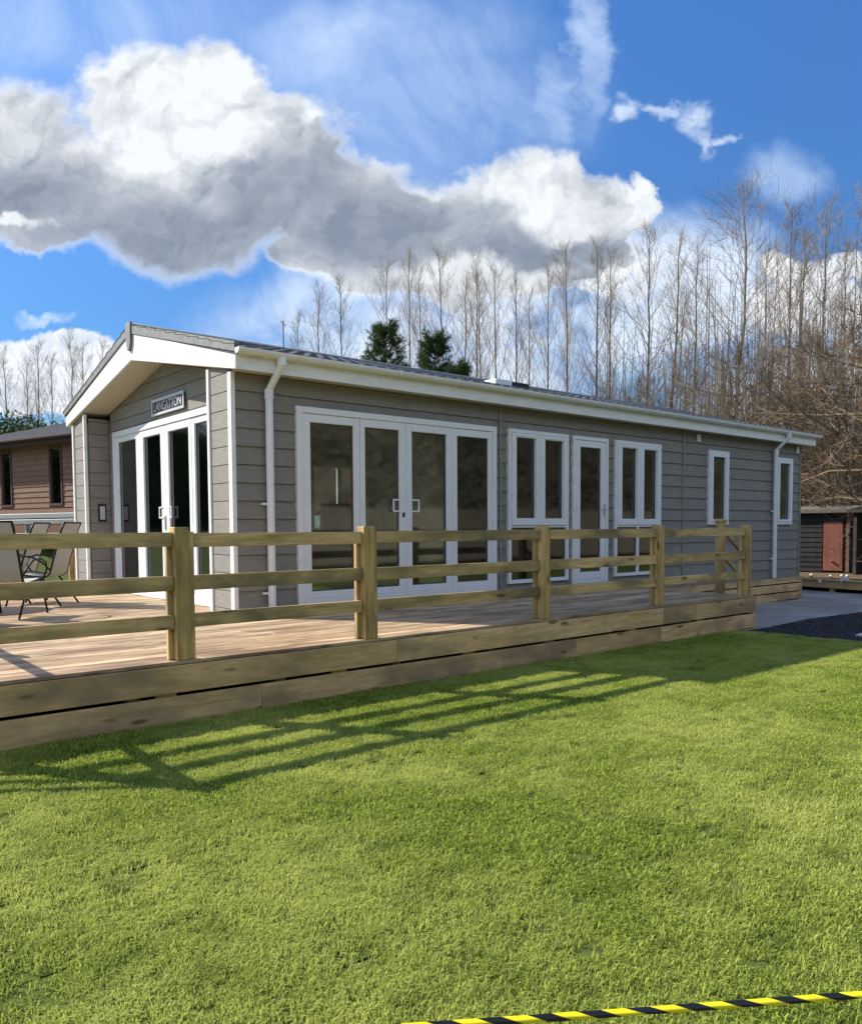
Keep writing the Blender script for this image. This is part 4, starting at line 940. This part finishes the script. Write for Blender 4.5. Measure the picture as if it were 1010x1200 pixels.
def bare_tree(seed, h=16., spread=1.0, nprim=46, start=.22, ang=(28, 48), mt='bark', tw='twig', trunk_r=.075, twr=.0030, wig=.06, up=.06, taper=1.0):
    rg = np.random.default_rng(seed); tk = TM(); br = TM()
    tp_, tr_ = [np.zeros(3)], [trunk_r]; p = np.zeros(3); n = 14
    for i in range(n):
        p = p+np.array((rg.normal(0, .045*h/16), rg.normal(0, .045*h/16), h/n)); tp_.append(p); tr_.append(trunk_r*(1-(i+1)/n)**.8+.012)
    tk.seg(tp_, tr_, 7)
    def at(t): f = t*n; i = min(int(f), n-1); return tp_[i]+(tp_[i+1]-tp_[i])*(f-i)
    for i in range(nprim):
        t = start+(1-start)*(i+rg.random())/nprim*.985; a = rg.random()*6.283; an = math.radians(rg.uniform(*ang))
        env = (math.sin(math.pi*min(1, max(.03, (t-start)/(1-start)))**.75)*.85+.16)
        L = h*.23*env*spread*rg.uniform(.6, 1.3)
        d = np.array((math.cos(a)*math.sin(an), math.sin(a)*math.sin(an), math.cos(an)))
        pts, rad = grow(rg, at(t), d, L, max(.009, .024*env*trunk_r/.10), 5, wig, up); br.seg(pts, rad)
        for j in range(int(7*taper)):
            q = rg.uniform(.2, .95); f = q*5; ii = min(int(f), 4); b = pts[ii]+(pts[ii+1]-pts[ii])*(f-ii); dd = unit(pts[ii+1]-pts[ii])
            d2 = unit(dd+rg.normal(0, .55, 3)+np.array((0, 0, .25))); L2 = L*rg.uniform(.25, .5)*(1.15-q*.5)
            p2, r2 = grow(rg, b, d2, L2, .0062 if twr < .0045 else .011, 3, wig*1.5, up); br.seg(p2, r2)
            for m_ in range(4):
                q2 = rg.uniform(.2, 1); f2 = q2*3; i2 = min(int(f2), 2); b2 = p2[i2]+(p2[i2+1]-p2[i2])*(f2-i2)
                d3 = unit(unit(p2[i2+1]-p2[i2])+rg.normal(0, .5, 3)+np.array((0, 0, .2))); L3 = rg.uniform(.25, .7)*h/16
                br.seg([b2, b2+d3*L3*.5, b2+unit(d3+rg.normal(0, .15, 3))*L3], [twr, twr*.8, twr*.4])
    return tk.mesh('trunk', mt), br.mesh('crown', tw)
variants = [bare_tree(s, nprim=np_, spread=sp_, start=st_, ang=an_) for s, np_, sp_, st_, an_ in ((1, 60, .80, .2, (18, 38)), (2, 66, .72, .16, (16, 34)), (3, 56, .9, .22, (20, 42)), (4, 90, 1.15, .14, (30, 54)), (5, 52, .66, .25, (15, 32)))]
def place_tree(name, vi, loc, h, rz, lab, group, cat='tree', wide=1., hv=16., lean=0, pool=None):
    tkm, brm = (pool or variants)[vi]; t = thing(name, lab, cat, loc, group); t.rotation_euler = (R(lean), 0, rz); s_ = h/hv; t.scale = (s_*wide, s_*wide, s_)
    for nm, me in (('trunk', tkm), ('crown', brm)): o = bpy.data.objects.new(nm, me); COL.objects.link(o); o.parent = t
    return t
def top_h(v, D_, u=505): # height of something whose top is at photo row v at horizontal distance D_
    d = FV*935.53+RV*(u-505)-UV*(v-667.45); return CAM.z+D_*d.z/math.hypot(d.x, d.y)
rt = random.Random(21)
TL = [(376, 345, 47), (409, 332, 46), (456, 318, 48), (481, 307, 45), (497, 325, 50), (523, 303, 46), (538, 335, 52), (556, 308, 45), (571, 330, 50), (580, 318, 47), (603, 334, 49), (619, 350, 52), (636, 320, 46), (666, 293, 43), (697, 296, 44), (714, 305, 46), (751, 276, 43), (782, 286, 44), (811, 294, 43), (855, 228, 38), (884, 300, 48), (922, 254, 40), (936, 285, 46), (964, 252, 40), (982, 300, 46), (1006, 240, 38), (1030, 260, 42),
      (-10, 425, 56), (17, 418, 52), (36, 430, 56), (52, 412, 50), (66, 425, 57), (88, 398, 48), (104, 412, 54), (124, 408, 50), (146, 420, 54), (345, 375, 55)]
def ORD(i):
    u = TL[i][0]; grp = sorted(q[0] for q in TL if (q[0] < 200) == (u < 200) and q[0] != 855); return ORDS[grp.index(u)] if u != 855 else ''
for i_, (u, v, D_) in enumerate(TL):
    p = cpt(u, D_); hh = top_h(v, D_, u)-ZG+.6; vi = 3 if u in (855,) else [0, 1, 2, 4, 0, 2, 1][i_ % 7]
    order = ORD(i_)
    if u == 855: lab = 'tallest bare tree with a broad crown behind the far half of the lodge'
    elif u < 200: lab = 'bare slender tree behind the brown lodge and left porch eave, %s from the left' % order
    else: lab = 'bare slender tree in the row behind the grey lodge roof, %s from the left' % order
    place_tree('bare_tree', vi, (p.x, p.y, ZG-.3), hh, rt.uniform(0, 6.28), lab, None if u == 855 else ('bare trees behind the brown lodge' if u < 200 else 'bare trees in a row behind the grey lodge'), wide=rt.uniform(.85, 1.1)*(1.15 if u > 740 else 1.), lean=rt.uniform(-1.5, 1.5))
# broad oak-like trees at the right
oaks = [bare_tree(s, h=9, spread=2.1, nprim=52, start=.12, ang=(45, 88), mt='oakbark', tw='oaktwig', trunk_r=.16, twr=.005, wig=.22, up=.03, taper=2.3) for s in (11, 12)]
for i_, (u, v, D_, w) in enumerate([(1012, 372, 27, 1.15), (955, 400, 33, 1.0), (1075, 350, 26, 1.2), (900, 425, 36, 1.0), (850, 425, 36, .85), (800, 440, 40, .8), (985, 440, 36, 1.1), (925, 470, 30, .9), (745, 455, 44, .8)]):
    p = cpt(u, D_); labs = ['gnarled brown oak with spreading low limbs at the right edge of the photo', 'twiggy brown tree right behind the far corner of the lodge', 'spreading brown tree just past the right edge by the open store', 'rounded twiggy brown tree left of the far lodge corner', 'low twiggy brown tree beneath the tallest bare tree', 'low twiggy tree left of the tallest bare tree', 'twiggy brown tree rising behind the black shed', 'short twiggy tree between the lodge corner and the black shed', 'lowest twiggy tree, left end of the brown undergrowth above the lodge roof']
    place_tree('oak_tree', i_ % 2, (p.x, p.y, ZG-.3), top_h(v, D_, u)-ZG+.3, rt.uniform(0, 6.28), labs[i_], None, wide=w, hv=9., pool=oaks)
# saplings and brush of the wood, a mass nobody could count
rg = np.random.default_rng(77); br = TM()
for i_ in range(3300):
    u = rg.uniform(560, 1130) if rg.random() < .88 else rg.uniform(-60, 560); D_ = rg.uniform(30, 62); p = cpt(u, D_); hh = rg.uniform(3, 12.5 if u > 820 else 10.5) if u > 700 else rg.uniform(2, 6); r = rg.uniform(.012, .042)
    P1 = np.array((p.x, p.y, ZG-.2)); ln = rg.normal(0, .05, 2); pts = [P1, P1+np.array((ln[0]*hh*.5, ln[1]*hh*.5, hh*.5)), P1+np.array((ln[0]*hh+rg.normal(0, .15), ln[1]*hh+rg.normal(0, .15), hh))]
    br.seg(pts, [r, r*.75, r*.2])
    for j in range(9):
        q = rg.uniform(.15, 1); b = pts[0]+(pts[2]-pts[0])*q; a = rg.random()*6.283; L = rg.uniform(.4, 1.5); d = unit(np.array((math.cos(a), math.sin(a), rg.uniform(.1, 1.3)))); br.seg([b, b+d*L*.5, b+unit(d+rg.normal(0, .25, 3))*L], [.010, .007, .003])
me = br.mesh('woodland_brush', 'tantwig'); o = bpy.data.objects.new('woodland_brush', me); COL.objects.link(o); o['kind'] = 'stuff'; o['label'] = 'mass of tan saplings and brush filling the wood behind the lodge'; o['category'] = 'brush'
# conifers
M['needle'] = leafmat('pine_needles', [(.025, .045, .014), (.10, .14, .04), (.075, .11, .035)], tr=.2, rough=.7)
def needles(me_v, me_f, sh, c, d, n, L, rg, w=.012):
    for i in range(n):
        t = rg.random(); b = c+d*t; v_ = unit(unit(d)*.7+rg.normal(0, .7, 3))*L*rg.uniform(.6, 1.2); s_ = unit(np.cross(v_, rg.normal(0, 1, 3)))*w; k0 = len(me_v)
        me_v += [tuple(b-s_), tuple(b+s_), tuple(b+v_)]; me_f.append((k0, k0+1, k0+2)); sh += [rg.random()]*3
def pine(u, v, D_, hw, lab, seed):
    rg = np.random.default_rng(seed); p = cpt(u, D_); ht = top_h(v, D_, u)-ZG; t = thing('pine_tree', lab, 'tree', (p.x, p.y, ZG)); tk = TM(); V, Fc, sh = [], [], []
    tk.seg([np.zeros(3), np.array((.05, 0, ht*.5)), np.array((0, .03, ht*.97))], [.12, .08, .02], 7)
    for i in range(230):
        q = rg.uniform(.45, 1.); z = ht*q; L = hw*(1.03-q)**.5*1.35*rg.uniform(.65, 1.15)+.12; a = rg.random()*6.283; d = np.array((math.cos(a), math.sin(a), rg.uniform(.15, .8))); d = unit(d)*L; b = np.array((0, 0, z))
        tk.seg([b, b+d*.5, b+d+np.array((0, 0, .08))], [.02, .014, .006])
        for j in range(4):
            c = b+d*rg.uniform(.35, 1.); dd = unit(d+rg.normal(0, .3*L, 3)+np.array((0, 0, .3*L)))*rg.uniform(.15, .4); needles(V, Fc, sh, c, dd, 24, .20, rg, .010)
    for nm, me in (('trunk', tk.mesh('trunk', 'oakbark')),): o = bpy.data.objects.new(nm, me); COL.objects.link(o); o.parent = t
    me = bpy.data.meshes.new('crown'); me.from_pydata(V, [], Fc); at = me.attributes.new('shade', 'FLOAT', 'POINT'); at.data.foreach_set('value', sh); me.materials.append(M['needle']); o = bpy.data.objects.new('crown', me); COL.objects.link(o); o.parent = t
pine(453, 389, 27, .85, 'dark green pine, the left and bushier of two behind the roof', 1); pine(511, 400, 28, .75, 'dark green pine with tufted top, the right one of two behind the roof', 2); pine(537, 432, 27, .4, 'short dark conifer top just right of the two pines behind the roof', 3)
# dark evergreen hedge left
rg = np.random.default_rng(9); V, Fc, sh = [], [], []
def bush(u0, u1, D_, vtop, name, lab, n, seed, m='needle', lsz=.17):
    rg = np.random.default_rng(seed); V, Fc, sh = [], [], []
    a0, a1 = cpt(u0, D_), cpt(u1, D_); tk = TM()
    for i in range(n):
        t = rg.random(); q = rg.random(); hh = top_h(vtop, D_, u0)-ZG; hloc = hh*(1-.22*abs(math.sin(t*7.3+seed))-.1*rg.random()); p = np.array((a0.x+(a1.x-a0.x)*t, a0.y+(a1.y-a0.y)*t, ZG))+np.array((rg.normal(0, .6), rg.normal(0, .6), hloc*q**.6)); s1 = rg.normal(0, 1, 3); s2 = rg.normal(0, 1, 3)
        k0 = len(V); V += [tuple(p), tuple(p+unit(s1)*lsz), tuple(p+unit(s1+s2*.6)*lsz*1.2)]; Fc.append((k0, k0+1, k0+2)); sh += [rg.random()]*3
    p0 = np.array((a0.x, a0.y)); p1 = np.array((a1.x, a1.y)); HF = lambda t: hh*(.82-.2*abs(math.sin(t*7.3+seed)))
    # dense twiggy heart of the hedge
    mcols = 60
    for side in (-.45, .45):
        k0 = len(V)
        for a in range(mcols+1):
            t = a/mcols; c = p0+(p1-p0)*t; nn = np.array((-(p1-p0)[1], (p1-p0)[0])); nn = nn/np.linalg.norm(nn)*side; hl = HF(t)
            for b in range(9):
                q = b/8; j_ = rg.normal(0, .25, 2); V.append((c[0]+nn[0]*(1-.7*q)+j_[0], c[1]+nn[1]*(1-.7*q)+j_[1], ZG-.1+hl*q)); sh.append(rg.uniform(0, .5))
        for a in range(mcols):
            for b in range(8): i0 = k0+a*9+b; Fc.append((i0, i0+9, i0+10, i0+1))
    for j in range(7):
        c = a0.lerp(a1, (j+.5)/7); tk.seg([np.array((c.x, c.y, ZG)), np.array((c.x, c.y, ZG+hh*.8))], [.08, .03], 6)
    c = (a0+a1)/2; t = thing(name, lab, 'hedge', (0, 0, 0))
    me = bpy.data.meshes.new('foliage'); me.from_pydata(V, [], Fc); at = me.attributes.new('shade', 'FLOAT', 'POINT'); at.data.foreach_set('value', sh); me.materials.append(M[m]); o = bpy.data.objects.new('foliage', me); COL.objects.link(o); o.parent = t
    o = bpy.data.objects.new('stem', tk.mesh('stem', 'oakbark')); COL.objects.link(o); o.parent = t
bush(-60, 42, 36, 474, 'evergreen_hedge', 'dark evergreen hedge rising behind the brown lodge roof at the left edge', 42000, 3)
bush(42, 62, 40, 486, 'evergreen_bush', 'small dark evergreen bush behind the brown lodge roof right of the hedge', 9000, 5)
# what stands behind the photographer and shows in the window reflections
M['beech'] = leafmat('beech_leaves', [(.09, .085, .06), (.20, .18, .125), (.17, .155, .11)], tr=.2, rough=.7)
def screen_mass(name, lab, p0, p1, h, n, seed, m, lsz=.3):
    rg = np.random.default_rng(seed); V, Fc, sh = [], [], []; p0 = np.array(p0); p1 = np.array(p1); ln = np.linalg.norm(p1-p0)
    for i in range(n):
        t = rg.random(); hl = h*(.78+.22*math.sin(t*ln*.35+seed)*math.sin(t*ln*.13)); q = rg.random()**.8
        c = p0+(p1-p0)*t+rg.normal(0, .9, 2); p = np.array((c[0], c[1], ZG+.1+hl*q)); s1, s2 = rg.normal(0, 1, 3), rg.normal(0, 1, 3); k0 = len(V)
        V += [tuple(p), tuple(p+unit(s1)*lsz), tuple(p+unit(s1+s2*.6)*lsz*1.2)]; Fc.append((k0, k0+1, k0+2)); sh += [rg.random()]*3
    HF = lambda t: h*.86*(.80+.2*math.sin(t*ln*.35+seed)*math.sin(t*ln*.13))
    # dense twiggy heart of the hedge
    mcols = 60
    for side in (-.45, .45):
        k0 = len(V)
        for a in range(mcols+1):
            t = a/mcols; c = p0+(p1-p0)*t; nn = np.array((-(p1-p0)[1], (p1-p0)[0])); nn = nn/np.linalg.norm(nn)*side; hl = HF(t)
            for b in range(9):
                q = b/8; j_ = rg.normal(0, .25, 2); V.append((c[0]+nn[0]*(1-.7*q)+j_[0], c[1]+nn[1]*(1-.7*q)+j_[1], ZG-.1+hl*q)); sh.append(rg.uniform(0, .5))
        for a in range(mcols):
            for b in range(8): i0 = k0+a*9+b; Fc.append((i0, i0+9, i0+10, i0+1))
    me = bpy.data.meshes.new(name); me.from_pydata(V, [], Fc); at = me.attributes.new('shade', 'FLOAT', 'POINT'); at.data.foreach_set('value', sh); me.materials.append(M[m]); o = bpy.data.objects.new(name, me); COL.objects.link(o)
    o['kind'] = 'stuff'; o['label'] = lab; o['category'] = 'hedge'
screen_mass('beech_screen', 'tall brown beech screen across the field behind the photographer', (-28, -21), (85, -21), 11., 220000, 2, 'beech', .2)
screen_mass('evergreen_screen', 'tall dark evergreen screen beyond the lawn, out of view to the left', (-48, 34), (-4.5, 37), 10., 110000, 4, 'needle', .22)
hd = thing('board_fence', 'low weathered board fence across the field behind the photographer', 'fence', (10, -16, ZG))
M['fencebrown'] = wood('brown_fence', (.13, .11, .08), (.21, .18, .135), 'z', knots=False)
for j in range(14):
    x = -16+j*4; build('fence_panel', B(x+.05, x+3.95, -19.03, -19, ZG, 1.9), 'fencebrown', hd); build('post', B(x-.05, x+.05, -19.06, -18.96, ZG, 2.0), 'fencebrown', hd)
